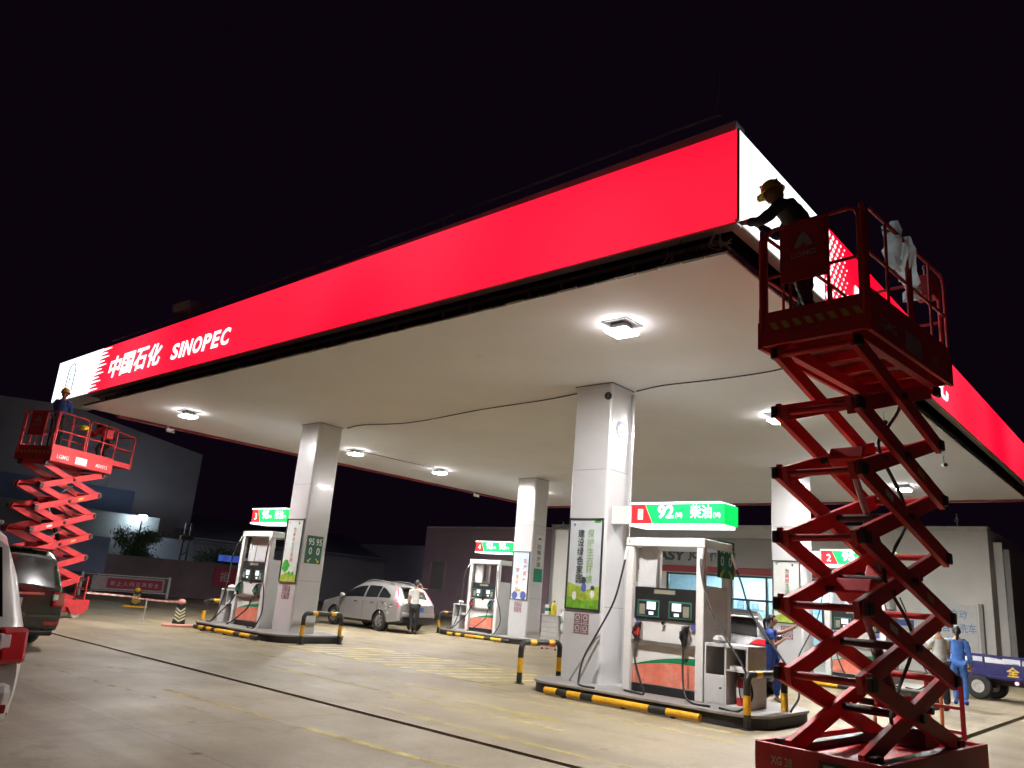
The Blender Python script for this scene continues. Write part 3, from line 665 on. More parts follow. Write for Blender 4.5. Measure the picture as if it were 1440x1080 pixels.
dispenser((-15.96,13.80,IZ), 'white fuel dispenser at the left rear island beside the silver car', True, False, True)
dispenser((-3.10,13.85,IZ), 'white fuel dispenser at the right rear, behind the red lift arms', False, False, True)
cA = COLS['A']; price_board((cA[0], cA[1]+.12, 1.95), 'green price board on the side of the left front column', .50, .72)
# lit number signs over the dispensers
def number_sign(cx, y, x0, x1, z0, z1, num, left, right, label, arm):
    t = thing('lit_number_sign', label, 'sign', ((x0+x1)/2, y+.28, (z0+z1)/2), 0, 'lit signs above the dispensers')
    W = (x1-x0)/2; H = (z1-z0)/2; D = .26
    b = MB(); b.b2((-W,-D+.01,-H), (W,D-.01,H)); b.build('case', Mt['white_metal'], t, bevel=.01)
    b = MB(); b.b2((-W-.02,-D-.02,H+.001), (W-.05,D+.02,H+.035)); b.build('light_strip', Mt['sign_white'], t)
    b = MB(); b.b2((-W-.02,-D-.02,-H-.045), (W-.05,D+.02,-H-.001)); b.build('light_strip', Mt['sign_white'], t)
    for f in (-1, 1):
        ux = (1,0,0) if f < 0 else (-1,0,0); y0 = f*(D-.009)
        xr = -W+.36
        b = MB(); b.prism([(-W+.005,-H),(xr+.06,-H),(xr-.10,H),(-W+.005,H)], (0,y0,0), ux, (0,0,1), .008); b.build('red_field', Mt['sign_red'], t)
        b = MB(); b.prism([(xr+.075,-H),(W-.005,-H),(W-.005,H),(xr-.085,H)], (0,y0,0), ux, (0,0,1), .008); b.build('green_field', Mt['sign_green'], t)
        def T(n, s, x, z, w_, h_, bo): text(n, s, Mt['sign_white'], t, Vector(ux)*x+Vector((0,y0+f*.009,z)), ux, (0,0,1), w_, h_, bo, .002)
        T('numeral', num, -W+.13, -H*.55, .10 if num == '1' else .11, .18, .0)
        for s, xx in ((left, xr+.17), (right, xr+.80)):
            T('fuel_grade', s, xx, -H*.45, .32 if s.isdigit() else .40, .23, .03 if s.isdigit() else .012); T('grade_note', '(VI)', xx+(.35 if s.isdigit() else .43), -H*.45, .13, .10, .01)
    b = MB(); b.b2((W+.001,-D+.005,-H), (W+.012,D-.005,H)); b.build('end_panel', Mt['sign_green'], t)
    b = MB(); b.b2((-W-.012,-D+.005,-H), (-W-.001,D-.005,H)); b.build('end_panel', Mt['sign_red'], t)
    b = MB(); b.b2((arm[0]-t.location.x,-.16,-H+.01), (arm[1]-t.location.x,.16,H-.01)); b.build('bracket', Mt['white_metal'], t)
number_sign(0, 4.12, -3.96, -2.18, 2.99, 3.33, '1', '92', '柴油', 'lit green and red sign numbered 1 above the nearest dispenser', (-4.46,-3.975))
number_sign(0, 4.12, -16.72, -14.99, 2.99, 3.35, '3', '95', '柴油', 'lit green and red sign above the left front dispenser', (-14.975,-14.82))
number_sign(0, 13.5, -16.70, -14.96, 3.03, 3.38, '4', '92', '95', 'lit green and red sign above the left rear dispenser', (-14.945,-14.79))
number_sign(0, 13.5, -3.93, -2.15, 3.03, 3.38, '2', '95', '92', 'lit green and red sign behind the red lift arms', (-4.43,-3.945))
# ================================================================== POSTERS
Mt['paper'] = pm('poster_paper', (.66,.68,.66), .5, 0, .03, 3); Mt['paper_sky'] = pm('poster_sky', (.48,.58,.68), .5, 0, .18, 2.5); Mt['paper_haze'] = pm('poster_haze', (.56,.60,.63), .5, 0, .10, 2)
Mt['grass'] = pm('poster_grass', (.16,.38,.03), .5, 0, .35, 8); Mt['grass2'] = pm('poster_meadow', (.34,.44,.06), .5, 0, .4, 6); Mt['leaf'] = pm('poster_leaf', (.04,.34,.04), .5, 0, .4, 12)
Mt['ink'] = pm('dark_ink', (.05,.07,.06), .5); Mt['ink_green'] = pm('green_ink', (.16,.34,.14), .5); Mt['ink_red'] = pm('red_ink', (.55,.06,.07), .5); Mt['ink_pale'] = pm('pale_green_ink', (.30,.45,.22), .5)
Mt['frame_dark'] = pm('poster_frame', (.07,.08,.075), .35, .5); Mt['plate_maroon'] = pm('maroon_plate', (.20,.11,.125), .45); Mt['plate_mark'] = pm('pale_mark', (.55,.48,.48), .5)
Mt['ink_blue'] = pm('blue_ink', (.08,.12,.38), .5); Mt['cloudy'] = pm('poster_white', (.72,.73,.72), .5, 0, .08, 6)
def poster(colkey, label, kind):
    fx, fy = COLS[colkey]; x0, x1 = fx-CW+.035, fx-.04; w_ = x1-x0; z0 = 1.42; h_ = 1.66
    t = thing('poster_frame', label, 'poster', (x0, fy-.001, z0))
    for lo, hi in (((0,-.03,0),(w_,-.002,.03)), ((0,-.03,h_-.03),(w_,-.002,h_)), ((0,-.03,.031),(.03,-.002,h_-.031)), ((w_-.03,-.03,.031),(w_,-.002,h_-.031))):
        b = MB(); b.b2(lo, hi); b.build('frame_side', Mt['frame_dark'], t, bevel=.004)
    def pl(name, poly, mat, k): b = MB(); b.prism(poly, (0,-.008-k*.0015,0), (1,0,0), (0,0,1), .001); b.build(name, Mt[mat], t)
    def blob(name, cx, cz, rx, rz, mat, k, n=14, j=.12):
        pl(name, [(cx+rx*math.cos(2*PI*i/n)*(1+random.uniform(-j,j)), cz+rz*math.sin(2*PI*i/n)*(1+random.uniform(-j,j))) for i in range(n)], mat, k)
    def tx(s, x, z, s_, mat, bo=.014): text('printed_characters', s, Mt[mat], t, (x,-.0185,z), (1,0,0), (0,0,1), s_, s_, bo, .0006)
    full = [(.031,.031),(w_-.031,.031),(w_-.031,h_-.031),(.031,h_-.031)]
    a, c = .031, w_-.031
    if kind == 'green':
        pl('sheet', full, 'paper_haze', 0)
        pl('printed_meadow', [(a,.031),(c,.031),(c,.44),(.6*w_,.36),(.4*w_,.42),(a,.48)], 'grass2', 1)
        pl('printed_grass', [(a,.031),(c,.031),(c,.20),(.5*w_,.16),(a,.24)], 'grass', 2)
        for q, ch in enumerate('建设绿色家园'): tx(ch, .22, h_-.36-q*.165, .15, 'ink')
        for q, ch in enumerate('保护生态环境'): tx(ch, .44, h_-.36-q*.165, .15, 'ink_pale')
        blob('printed_head', .40,.53,.052,.06,'ink',3); blob('printed_body', .40,.40,.06,.08,'ink_blue',3); blob('printed_head', .60,.40,.045,.045,'ink',3); blob('printed_body', .60,.29,.05,.07,'cloudy',3); blob('printed_body', .2,.25,.05,.08,'cloudy',3)
        blob('printed_mark', .13,h_-.12,.02,.03,'ink_blue',3); blob('printed_leaves', w_-.13,h_-.06,.08,.03,'leaf',3)
    elif kind == 'white':
        pl('sheet', full, 'paper', 0)
        pl('printed_grass', [(a,.031),(c,.031),(c,.20),(.6*w_,.27),(.35*w_,.25),(a,.17)], 'grass2', 1)
        blob('printed_tree', .22,.42,.17,.15,'leaf',2,18,.2); blob('printed_bush', .42,.25,.05,.05,'leaf',3); blob('printed_bush', .58,.24,.05,.06,'leaf',3)
        for q, (ch, m) in enumerate(zip('为美好生活加油', ('ink','ink_red','ink_red','ink_green','ink_green','ink_red','ink_red'))): tx(ch, .36, h_-.34-q*.13, .115, m)
        blob('printed_mark', .13,h_-.10,.025,.03,'ink_green',3); blob('printed_mark', w_-.22,h_-.12,.03,.035,'ink',3)
    else:
        pl('sheet', full, 'paper_sky', 0)
        pl('printed_cloud', [(a,.031),(c,.031),(c,.9),(.6*w_,1.05),(a,.8)], 'cloudy', 1)
        for q, ch in enumerate('生产再忙'): tx(ch, .52, h_-.40-q*.22, .15, 'ink_red')
        for q, ch in enumerate('安全不忘'): tx(ch, .20, h_-.72-q*.22, .15, 'ink_red')
        blob('printed_worker', .20,.15,.14,.13,'ink_blue',2); blob('printed_worker', w_-.2,.16,.13,.15,'ink_blue',2); blob('printed_face', .4,.22,.07,.08,'cloudy',3); blob('printed_helmet', .38,.33,.08,.05,'price_arrow',3)
    return t
poster('B','tall framed poster with green meadow and dark writing on the nearest column','green')
poster('A','tall framed white poster with a green tree on the left front column','white')
poster('C','tall framed sky blue poster with red writing on the left rear column','blue')
poster('D','tall framed white poster with a green tree behind the person with raised arm','white')
def pictos(colkey, n, label):
    fx, fy = COLS[colkey]; t = thing('notice_plates', label, 'sign', (fx-.60, fy-.001, 1.36))
    for k in range(n):
        x = (k % 2)*.17; z = -.17-(k//2)*.18
        b = MB(); b.b2((x,-.006,z), (x+.155,-.002,z+.165)); pl = b.build('plate', Mt['plate_maroon'], t)
        b = MB(); b.lathe([(.035,-.0065),(.05,-.0065),(.05,-.0085),(.035,-.0085)], (x+.078,0,z+.095), 'y', 14); b.build('mark', Mt['plate_mark'], pl)
        b = MB(); b.b2((x+.03,-.0085,z+.015), (x+.125,-.0065,z+.03)); b.build('caption', Mt['plate_mark'], pl)
pictos('B',4,'four small maroon notice plates under the green poster')
pictos('A',4,'four small maroon notice plates on the left front column')
pictos('C',4,'four small maroon notice plates under the sky blue poster')
pictos('D',4,'four small maroon notice plates on the right rear column')
# vertical notice on the left rear column
fx, fy = COLS['C']
t = thing('vertical_notice', 'narrow grey notice strip with dark characters and a green foot', 'sign', (fx+.001, fy+.2, 2.07))
b = MB(); b.b2((.001,0,.46), (.008,.46,1.62)); b.build('strip', Mt['grey_metal'], t)
b = MB(); b.b2((.001,0,0), (.009,.46,.455)); b.build('green_plate', Mt['gungreen'], t)
for q, ch in enumerate('招聘步道'): text('printed_characters', ch, Mt['ink'], t, (.0085,.10,1.12-q*.2), (0,1,0), (0,0,1), .22, .17, .015, .0006)
b = MB(); b.prism([(.1,1.46),(.2,1.54),(.26,1.50),(.36,1.46)], (.0085,0,0), (0,1,0), (0,0,1), .002); b.build('mark', Mt['ink'], t)
# ================================================================== SMALL THINGS ON THE ISLANDS
def cabinet(loc, label, ext_label):
    t = thing('service_cabinet', label, 'cabinet', loc, 0, 'grey service cabinets beside the dispensers')
    W, D, H = .36, .34, .86
    for n_, lo, hi in (('back_panel',(-W,D-.03,0),(W,D,H)), ('side_panel',(-W,-D,0),(-W+.03,D-.031,H)), ('side_panel',(W-.03,-D,0),(W,D-.031,H)), ('top',(-W,-D,H+.001),(W,D,H+.05)), ('divider',(-.02,-D,0),(.01,D-.032,H-.002)),
                       ('shelf',(.012,-D,.52),(W-.032,D-.032,.545)), ('bottom',(-W+.031,-D,.0),(W-.031,D-.032,.03)), ('door',(-W+.032,-D-.005,.032),(-.022,-D+.02,.45))):
        b = MB(); b.b2(lo, hi); b.build(n_, Mt['grey_metal'], t, bevel=.004)
    b = MB(); b.b2((.05,-D+.05,.547), (.27,-.02,.60)); b.build('papers', Mt['cloudy'], t)
    b = MB(); b.cyl((-.08,-D-.03,.26), (-.08,-D-.006,.26), .014, 8); b.build('handle', Mt['black'], t)
    b = MB(); b.ball((-.22,-.1,H+.10), (.10,.13,.07), 10, 6); b.build('rag', Mt['whitecloth'], t, True)
    e = thing('fire_extinguisher', ext_label, 'extinguisher', (loc[0]+.17, loc[1]-.17, loc[2]+.031), 0, 'fire extinguishers in the cabinets')
    b = MB(); b.lathe([(0,0),(.06,0),(.065,.015),(.065,.33),(.055,.37),(.025,.40),(.022,.43),(0,.43)], (0,0,0), 'z', 18); b.build('cylinder', Mt['ext_red'], e, True)
    b = MB(); b.b2((-.02,-.06,.432), (.02,.04,.45)); b.bar((0,-.06,.47), (0,.03,.455), .02, .012); b.cyl((0,0,.42), (0,0,.44), .028, 10); b.build('valve', Mt['black'], e)
    b = MB(); b.tube(curve3([(0,-.04,.43),(.0,-.09,.38),(.02,-.09,.2),(.03,-.075,.12)],5), .009, 6); b.build('hose', Mt['black'], e, True)
    b = MB(); b.lathe([(.0655,.12),(.0655,.26)], (0,0,0), 'z', 18); b.build('label_band', Mt['cloudy'], e, True)
cabinet((-2.02,4.25,IZ), 'grey open service cabinet right of the nearest dispenser', 'red fire extinguisher in the cabinet beside the nearest dispenser')
cabinet((-17.12,4.35,IZ), 'grey open service cabinet left of the left front dispenser', 'red fire extinguisher in the cabinet at the left front island')
cabinet((-17.12,13.75,IZ), 'grey open service cabinet left of the left rear dispenser', 'red fire extinguisher in the cabinet beside the silver car')
# strut leaning on the nearest column
b = MB(); b.tube([(-4.95,3.86,.21),(-4.52,3.98,.95),(-4.47,4.05,1.0)], .018, 8); o = b.build('grey_strut', Mt['brushed'], None, True); tag(o, 'thin grey metal rod leaning on the nearest column', 'rod')
# small display stand
t = thing('display_stand', 'small grey display stand with papers and a yellow bottle on top', 'stand', (-12.15,12.6,0), .1)
b = MB(); b.b2((-.30,-.2,.05), (.30,.2,1.02)); b.build('body', Mt['grey_metal'], t, bevel=.01)
b = MB(); b.b2((-.33,-.24,1.021), (.33,.24,1.06)); b.build('top', Mt['steel_grey'], t, bevel=.006)
for k in range(4):
    b = MB(); b.b2((-.29,-.208,.38+k*.15), (.29,-.201,.385+k*.15)); b.build('groove', Mt['dark_gap'], t)
b = MB(); b.b2((-.29,-.21,.10), (.29,-.202,.27)); b.build('red_label', Mt['ink_red'], t)
for sx in (-.25,.25):
    b = MB(); b.cyl((sx,-.15,0), (sx,-.15,.05), .03, 8); b.cyl((sx,.15,0), (sx,.15,.05), .03, 8); b.build('castor', Mt['black'], t)
t2 = thing('yellow_bottle', 'yellow bottle on the small grey display stand', 'bottle', (-12.12,12.58,1.061))
b = MB(); b.lathe([(0,0),(.09,0),(.095,.02),(.095,.28),(.06,.34),(.03,.36),(.03,.40),(0,.40)], (0,0,0), 'z', 14); b.build('body', pm('lemon_plastic', (.70,.58,.03), .4), t2, True)
b = MB(); b.cyl((0,0,.40), (0,0,.44), .035, 10); b.build('cap', Mt['gunred'], t2)
t2 = thing('paper_stack', 'white and green packets beside the yellow bottle', 'packets', (-12.34,12.6,1.061))
for k, m in enumerate(('cloudy','gungreen','cloudy')):
    b = MB(); b.b2((-.08,-.1,k*.1), (.09,.1,k*.1+.095)); b.build('packet', Mt[m], t2, bevel=.01)
t2 = thing('hanging_bags', 'white plastic bags hanging on the right of the display stand', 'bag', (-11.75,12.6,.5))
for k in range(2):
    b = MB(); b.ball((0,0,.30-k*.32+.2), (.1,.09,.18), 9, 6); b.build('bag', Mt['plastic_white'], t2, True)
b = MB(); b.cyl((-.07,0,-.5), (-.07,0,.75), .015, 8); b.build('pole', Mt['steel_grey'], t2)
# ================================================================== SCISSOR LIFTS
Mt['tyre_white'] = pm('pale_solid_tyre', (.50,.48,.44), .7, 0, .15, 8, dirt=.4, dirtcol=(.1,.09,.08))
Mt['deck_pan'] = pm('pale_deck_pan', (.62,.36,.32), .6, 0, .2, 4, dirt=.4, dirtcol=(.3,.08,.06))
Mt['decal_grey'] = pm('decal_grey', (.42,.40,.40), .5)
Mt['hazard_yellow'] = pm('hazard_yellow', (.55,.40,.08), .5, 0, .15, 10, dirt=.3)
def scissor_lift(loc, rz, label, zf, hp, flip=False, extension=0.0, swap=False, lw=1.165, ll=2.30):
    t = thing('scissor_lift', label, 'lift', loc, rz, 'red scissor lifts')
    W, L = lw/2, ll/2
    R_ = Mt['lift']
    def B(name, lo, hi, mat=R_, bev=.006, par=None): b = MB(); b.b2(lo, hi); return b.build(name, mat, par or t, bevel=bev)
    # chassis
    ch = B('chassis', (-1.18,-.40,.16), (1.30,.40,.40))
    for s in (-1, 1):
        b = MB()
        b.prism([(-1.22,.24),(-1.10,.12),(-.75,.12),(-.62,.30),(.62,.30),(.78,.12),(1.20,.12),(1.38,.26),(1.38,.50),(-1.22,.50)], (0,s*.585,0), (1,0,0), (0,0,1), .05*(1 if s > 0 else -1)*1)
        b.build('side_plate', R_, t, bevel=.006)
        B('tray', (-.6,s*.56-.0 if s < 0 else .42,.20), (.6,-.42 if s < 0 else .56,.44), R_)
    B('end_plate', (-1.25,-.575,.18), (-1.19,.575,.495)); B('end_plate', (1.32,-.575,.22), (1.38,.575,.495))
    B('top_rail', (-1.15,-.47,.41), (1.25,-.36,.47), Mt['lift_dark']); B('top_rail', (-1.15,.36,.41), (1.25,.47,.47), Mt['lift_dark'])
    for sx in (-.93,.98):
        for s in (-1, 1):
            w_ = MB(); w_.lathe([(.10,-.05),(.185,-.05),(.195,-.03),(.195,.03),(.185,.05),(.10,.05)], (sx, s*.50, .195), 'y', 22); wh = w_.build('wheel', Mt['tyre_white'], t, True)
            w_ = MB(); w_.lathe([(0,-.035),(.11,-.035),(.11,.035),(0,.035)], (sx, s*.505, .195), 'y', 16); w_.build('rim', Mt['lift_dark'], wh)
    text('side_number', 'XG 28', Mt['decal_grey'], t, (-1.251,.42,.33), (0,-1,0), (0,0,1), .20, .07, .01, .002)
    b = MB(); b.b2((-1.254,-.30,.26),(-1.2505,-.02,.44)); b.build('decal', Mt['black'], t); b = MB(); b.b2((-1.256,-.16,.30),(-1.2545,-.06,.41)); b.build('decal_mark', Mt['decal_grey'], t)
    # access ladder at the far end
    for yy in (-.36,-.02):
        b = MB(); b.bar((1.42,yy,.25), (1.40,yy,1.12), .04, .03); b.build('ladder_rail', R_, t)
    for k in range(4):
        b = MB(); b.bar((1.42,-.36,.32+k*.24), (1.42,-.02,.32+k*.24), .03, .03); b.build('ladder_rung', R_, t)
    B('valve_block', (.75,-.2,.42), (1.15,.15,.60), Mt['lift_dark'])
    # scissor stack
    z0 = .47; top = zf-.36; n = 6; st = (top-z0)/n
    X = 1.04
    for k in range(n):
        za = z0+k*st; zb = za+st
        for s in (-1, 1):
            for inner, (p, q) in ((0, ((-X,za),(X,zb))), (1, ((X,za),(-X,zb)))):
                y = s*(.40-.075*(1-inner if flip else inner))
                b = MB(); dx = .10; dz = dx*(q[1]-p[1])/(q[0]-p[0])
                e = .06 if q[0] > p[0] else -.06
                b.bar((p[0]-e,y,p[1]-e*(q[1]-p[1])/(q[0]-p[0])), (q[0]+e,y,q[1]+e*(q[1]-p[1])/(q[0]-p[0])), .06, .160)
                b.build('scissor_arm', R_, t, bevel=.006)
        b = MB(); b.cyl((0,-.47,(za+zb)/2), (0,.47,(za+zb)/2), .04, 12); b.build('pivot_tube', Mt['lift_dark'], t, True)
        for xx in (-X, X):
            b = MB(); b.cyl((xx,-.44,zb if k < n-1 else zb-.0), (xx,.44,zb), .034, 12); b.build('cross_tube', R_, t, True)
            for s in (-1, 1):
                b = MB(); b.box((xx+(.03 if xx > 0 else -.03), s*.425, zb), (.13,.06,.12)); b.build('pin_block', Mt['lift_dark'], t, bevel=.015)
    for xx in (-X, X):
        for s in (-1, 1):
            b = MB(); b.box((xx, s*.42, z0+.0), (.16,.07,.12)); b.build('slide_block', Mt['lift_dark'], t, bevel=.01)
    # rams between the arms, hoses
    for (za, zb, xa, xb) in ((z0+.55*st, z0+2.3*st, .55, -.30), (z0+2.6*st, z0+4.4*st, .45, -.35)):
        b = MB(); m = (za+zb)/2; xm = (xa+xb)/2; b.cyl((xa,0,za), (xm,0,m), .058, 14); b.build('ram_cylinder', Mt['black'], t, True)
        b = MB(); b.cyl((xm,0,m), (xb,0,zb), .033, 12); b.build('ram_rod', Mt['steel_grey'], t, True)
        for xx, zz in ((xa,za),(xb,zb)):
            b = MB(); b.box((xx,0,zz), (.20,.36,.16), rotm(0,.5,0)); b.build('ram_bracket', R_, t, bevel=.02)
            b = MB(); b.cyl((xx,-.36,zz), (xx,.36,zz), .035, 10); b.build('ram_pin', Mt['lift_dark'], t)
    pts = [(-.2,-.30,z0+.2)]
    for k in range(n): pts += [((.35 if k % 2 else -.45), -.33+.06*(k % 2), z0+(k+.5)*st), ((.15 if k % 2 else -.15), -.30, z0+(k+.9)*st)]
    b = MB(); b.tube(curve3(pts,5), .018, 6); b.build('hydraulic_hose', Mt['rubber'], t, True)
    # platform
    zd = zf-.02
    B('deck', (-L+.02,-W+.02,zd-.05), (L-.02,W-.02,zd-.01), Mt['deck_pan'])
    for k in range(5):
        x = -L+.15+k*(2*L-.3)/4; B('deck_beam', (x-.03,-W+.04,zd-.16), (x+.03,W-.04,zd-.052), R_)
    for s in (-1, 1): B('deck_rail', (-L+.1,s*.40-.045,zd-.30), (L-.1,s*.40+.045,zd-.165), R_)
    for s in (-1, 1):
        y0, y1 = (s*W-.0 if s < 0 else W-.045), (-W+.045 if s < 0 else W)
        B('side_beam', (-L,y0,zf-.30), (L,y1,zf-.006), R_)
        B('kick_plate', (-L,y0+.012,zf-.004), (L,y1-.012,zf+.15), R_)
    for s in (-1, 1):
        B('end_beam', (s*L-.045 if s > 0 else -L,-W+.047,zf-.28), (L if s > 0 else -L+.045,W-.047,zf-.13), R_)
        B('end_plate', (s*L-.03 if s > 0 else -L+.006,-W+.047,zf-.128), (L-.006 if s > 0 else -L+.03,W-.047,zf+.09), R_)
    for k in range(9):    # hazard stripes on the near end
        y = -W+.07+k*.122
        b = MB(); b.prism([(-(y),zf-.115),(-(y+.062),zf-.115),(-(y+.11),zf-.035),(-(y+.048),zf-.035)], (-L+.0055,0,0), (0,-1,0), (0,0,1), .003)
        if y+.11 < W-.05: b.build('hazard_stripe', Mt['hazard_yellow'], t)
    tr = .021; zr = zf+hp
    def P(name, pts, r=tr): b = MB(); b.tube(pts, r, 8); return b.build(name, R_, t, True)
    def loop(name, x0, x1, y):
        q = .10
        return P(name, [(x0,y,zf+.1),(x0,y,zr-q),(x0+q*.3,y,zr-q*.3),(x0+q,y,zr),(x1-q,y,zr),(x1-q*.3,y,zr-q*.3),(x1,y,zr-q),(x1,y,zf+.1)])
    for s in (-1, 1):
        y = s*(W-.025)
        loop('guard_rail', -L+.03, -.05, y); loop('guard_rail', .03, L-.03, y)
        P('mid_rail', [(-L+.03,y,zf+hp*.52),(L-.03,y,zf+hp*.52)], .018)
        for x in (-.62,.62): P('rail_post', [(x,y,zf+.1),(x,y,zr-.01)], .017)
    def endloop(x, y0, y1):
        q = .10
        P('guard_rail', [(x,y0,zf+.05),(x,y0,zr-q),(x,y0+q*.3,zr-q*.3),(x,y0+q,zr),(x,y1-q,zr),(x,y1-q*.3,zr-q*.3),(x,y1,zr-q),(x,y1,zf+.05)])
        P('mid_rail', [(x,y0,zf+hp*.47),(x,y1,zf+hp*.47)], .018)
    endloop(-L+.02, -W+.09, W-.09)
    P('rail_post', [(-L+.02,.22,zf+.05),(-L+.02,.22,zr-.01)], .018); P('rail_post', [(-L+.02,-.18,zf+.05),(-L+.02,-.18,zr-.01)], .018)
    for yy in (W-.05,-W+.05):   # doubled corner posts of the folding rails
        P('corner_post', [(-L+.012,yy,zf-.1),(-L+.012,yy,zr+.01)], .026); P('corner_post', [(-L+.07,yy,zf-.05),(-L+.07,yy,zr-.005)], .022)
    if extension:
        e = extension
        B('extension_deck', (L-.3,-W+.08,zd-.0), (L+e,W-.08,zd+.03), R_); B('extension_plate', (L+e-.03,-W+.08,zd+.032), (L+e,W-.08,zd+.18), R_)
        for k in range(8):
            y = -W+.12+k*.12; b = MB(); b.prism([(y,zd+.06),(y+.05,zd+.06),(y+.09,zd+.15),(y+.04,zd+.15)], (L+e+.001,0,0), (0,1,0), (0,0,1), .003); b.build('hazard_stripe', Mt['hazard_yellow'], t)
        for s in (-1, 1):
            y = s*(W-.10); P('extension_rail', [(L-.2,y,zr-.06),(L+e-.12,y,zr-.06),(L+e-.03,y,zr-.1),(L+e-.02,y,zr-.2),(L+e-.02,y,zd+.1)]); P('extension_rail', [(L-.2,y,zf+hp*.5),(L+e-.02,y,zf+hp*.5)], .017)
            b = MB(); b.b2((L-.1,y-.005,zd+.03),(L+e-.03,y+.005,zd+.15)); b.build('extension_kick', R_, t)
        endx = L+e-.02; P('extension_rail', [(endx,-W+.1,zr-.1),(endx,W-.1,zr-.1)]); P('extension_rail', [(endx,-W+.1,zf+hp*.5),(endx,W-.1,zf+hp*.5)], .017)
    else:
        endloop(L-.02, -W+.09, W-.09)
    # gate panel with the maker's mark, near end
    ym = .06
    b = MB(); b.b2((-L-.012,ym-.25,zf+.36), (-L+.0,ym+.26,zf+1.0)); gp = b.build('gate_panel', R_, t, bevel=.01)
    b = MB(); b.prism([(-.10,0),(-.04,.0),(0,.05),(.04,0),(.10,0),(.05,.11),(0,.17),(-.05,.11)], (-L-.013,ym+.0,zf+.73), (0,-1,0), (0,0,1), .003); b.build('maker_mark', Mt['decal_grey'], t)
    text('maker_name', 'LGMG', Mt['decal_grey'], t, (-L-.013,ym+.13,zf+.62), (0,-1,0), (0,0,1), .26, .06, .012, .002)
    # long-side lettering
    for y, ux in ((-W-.0, (1,0,0)), (W, (-1,0,0))):
        text('side_lettering', 'LGMG', Mt['decal_grey'] if not swap else Mt['white_paint'], t, (ux[0]*-.95, y-.001*(1 if y < 0 else -1), zf-.20), ux, (0,0,1), .42, .11, .012, .002)
        text('side_lettering', 'AS1012', Mt['decal_grey'] if not swap else Mt['white_paint'], t, (ux[0]*.48, y-.001*(1 if y < 0 else -1), zf-.20), ux, (0,0,1), .46, .10, .010, .002)
        b = MB(); b.b2((-.28,y-(.003 if y < 0 else -.001),zf-.24),(.14,y-(.001 if y < 0 else -.003),zf-.05)); b.build('side_label', Mt['white_paint'] if swap else Mt['decal_grey'], t)
    for k, (xx, zz, sy) in enumerate(((-.55,1,-1),(.45,2,-1),(-.5,3,-1),(.4,4,-1),(-.6,2,1),(.5,4,1))):   # small safety labels on the arms
        za = z0+zz*st; fr = (xx+X)/(2*X); z_ = (za+st*(1-fr)) if flip else (za+st*fr)
        b = MB(); sl = (-st if flip else st)/(2*X); y_ = sy*.4305
        b.prism([(-.09,-.03),(.09,-.03),(.09,.03),(-.09,.03)], (xx,y_,z_), Vector((1,0,sl)).normalized()*(1 if sy < 0 else -1), (0,0,1), .0025); b.build('safety_label', Mt['hazard_yellow'] if k % 2 else Mt['white_paint'], t)
    # control box
    b = MB(); b.b2((.70,-W+.02,zr-.34), (.95,-W+.24,zr-.08)); cb = b.build('control_box', R_, t, bevel=.02)
    b = MB(); b.cyl((.82,-W+.12,zr-.08), (.82,-W+.12,zr+.04), .02, 8); b.ball((.82,-W+.12,zr+.05), .03, 8, 6); b.build('joystick', Mt['black'], cb)
    b = MB(); b.b2((-1.22,-.15,.0+zf*0+.42), (-1.20,.15,.46)); b.build('chassis_lip', Mt['lift_dark'], t)
    return t
def frame_from(Nx, Ny, ang, W, L):
    u = Vector((math.cos(ang), math.sin(ang), 0)); wv = Vector((-u.y, u.x, 0))
    c = Vector((Nx,Ny,0))+u*W/2-wv*L/2; d = -wv
    return c, math.atan2(d.y, d.x)
c1, a1 = frame_from(1.604,-.585,3.054,1.167,2.30)
NEAR = scissor_lift((c1.x,c1.y,0), a1, 'raised dark red scissor lift at the right, nearest the camera', 4.567, 1.03, True)
c2, a2 = frame_from(-18.93,-.687,3.635,1.146,2.28)
FARL = scissor_lift((c2.x,c2.y,0), a2, 'raised bright red scissor lift at the far left, deck extended', 4.333, 1.03, False, .85, True)
# amber beacon cap and white sheets on the near lift
t = thing('white_bag', 'crumpled white plastic bag and sheets hanging on the near lift rail', 'bag', (1.60,.55,5.30))
def crumple(name, c, w_, h_, rot, par, mat, seed):
    random.seed(seed); b = MB(); n, m = 6, 7; v = []; f = []
    for j in range(m):
        for i in range(n):
            a = i/(n-1)-.5; q = j/(m-1)-.5; tap = 1-.5*abs(q+.1)
            v.append(Vector((.05*math.cos(a*5+q*3)+random.uniform(-.03,.03), a*w_*tap*random.uniform(.85,1.12)+random.uniform(-.03,.03), q*h_+random.uniform(-.04,.04))))
    R = rotm(*rot); v = [Vector(c)+R@p for p in v]; v2 = [p+R@Vector((.02+.05*random.random(),0,0)) for p in v]
    for j in range(m-1):
        for i in range(n-1):
            k = j*n+i; f += [(k,k+1,k+n+1,k+n)]
    o = len(v); f2 = [tuple(x+o for x in reversed(q)) for q in f]
    rim = [(i,i+1) for i in range(n-1)]+[(j*n+n-1,(j+1)*n+n-1) for j in range(m-1)]+[((m-1)*n+i+1,(m-1)*n+i) for i in range(n-1)]+[((j+1)*n,j*n) for j in range(m-1)]
    b.add(v+v2, f+f2+[(a,a+o,c_+o,c_) for a, c_ in rim]); return b.build(name, mat, par, True)
crumple('bag_body', (.02,.12,.15), .56, .52, (.25,0,.1), t, Mt['thin_plastic'], 3)
crumple('bag_sheet', (-.03,-.24,.20), .18, .50, (-.05,0,.2), t, Mt['thin_plastic'], 5)
b = MB(); b.bar((-.03,-.45,.30), (.0,-.02,.38), .05, .01); b.bar((0,.06,.40), (0,.22,.58), .012, .012); b.build('tie', Mt['black'], t)
crumple('bag_sheet', (-.05,.55,-.04), .14, .16, (.2,0,.1), t, Mt['thin_plastic'], 9)
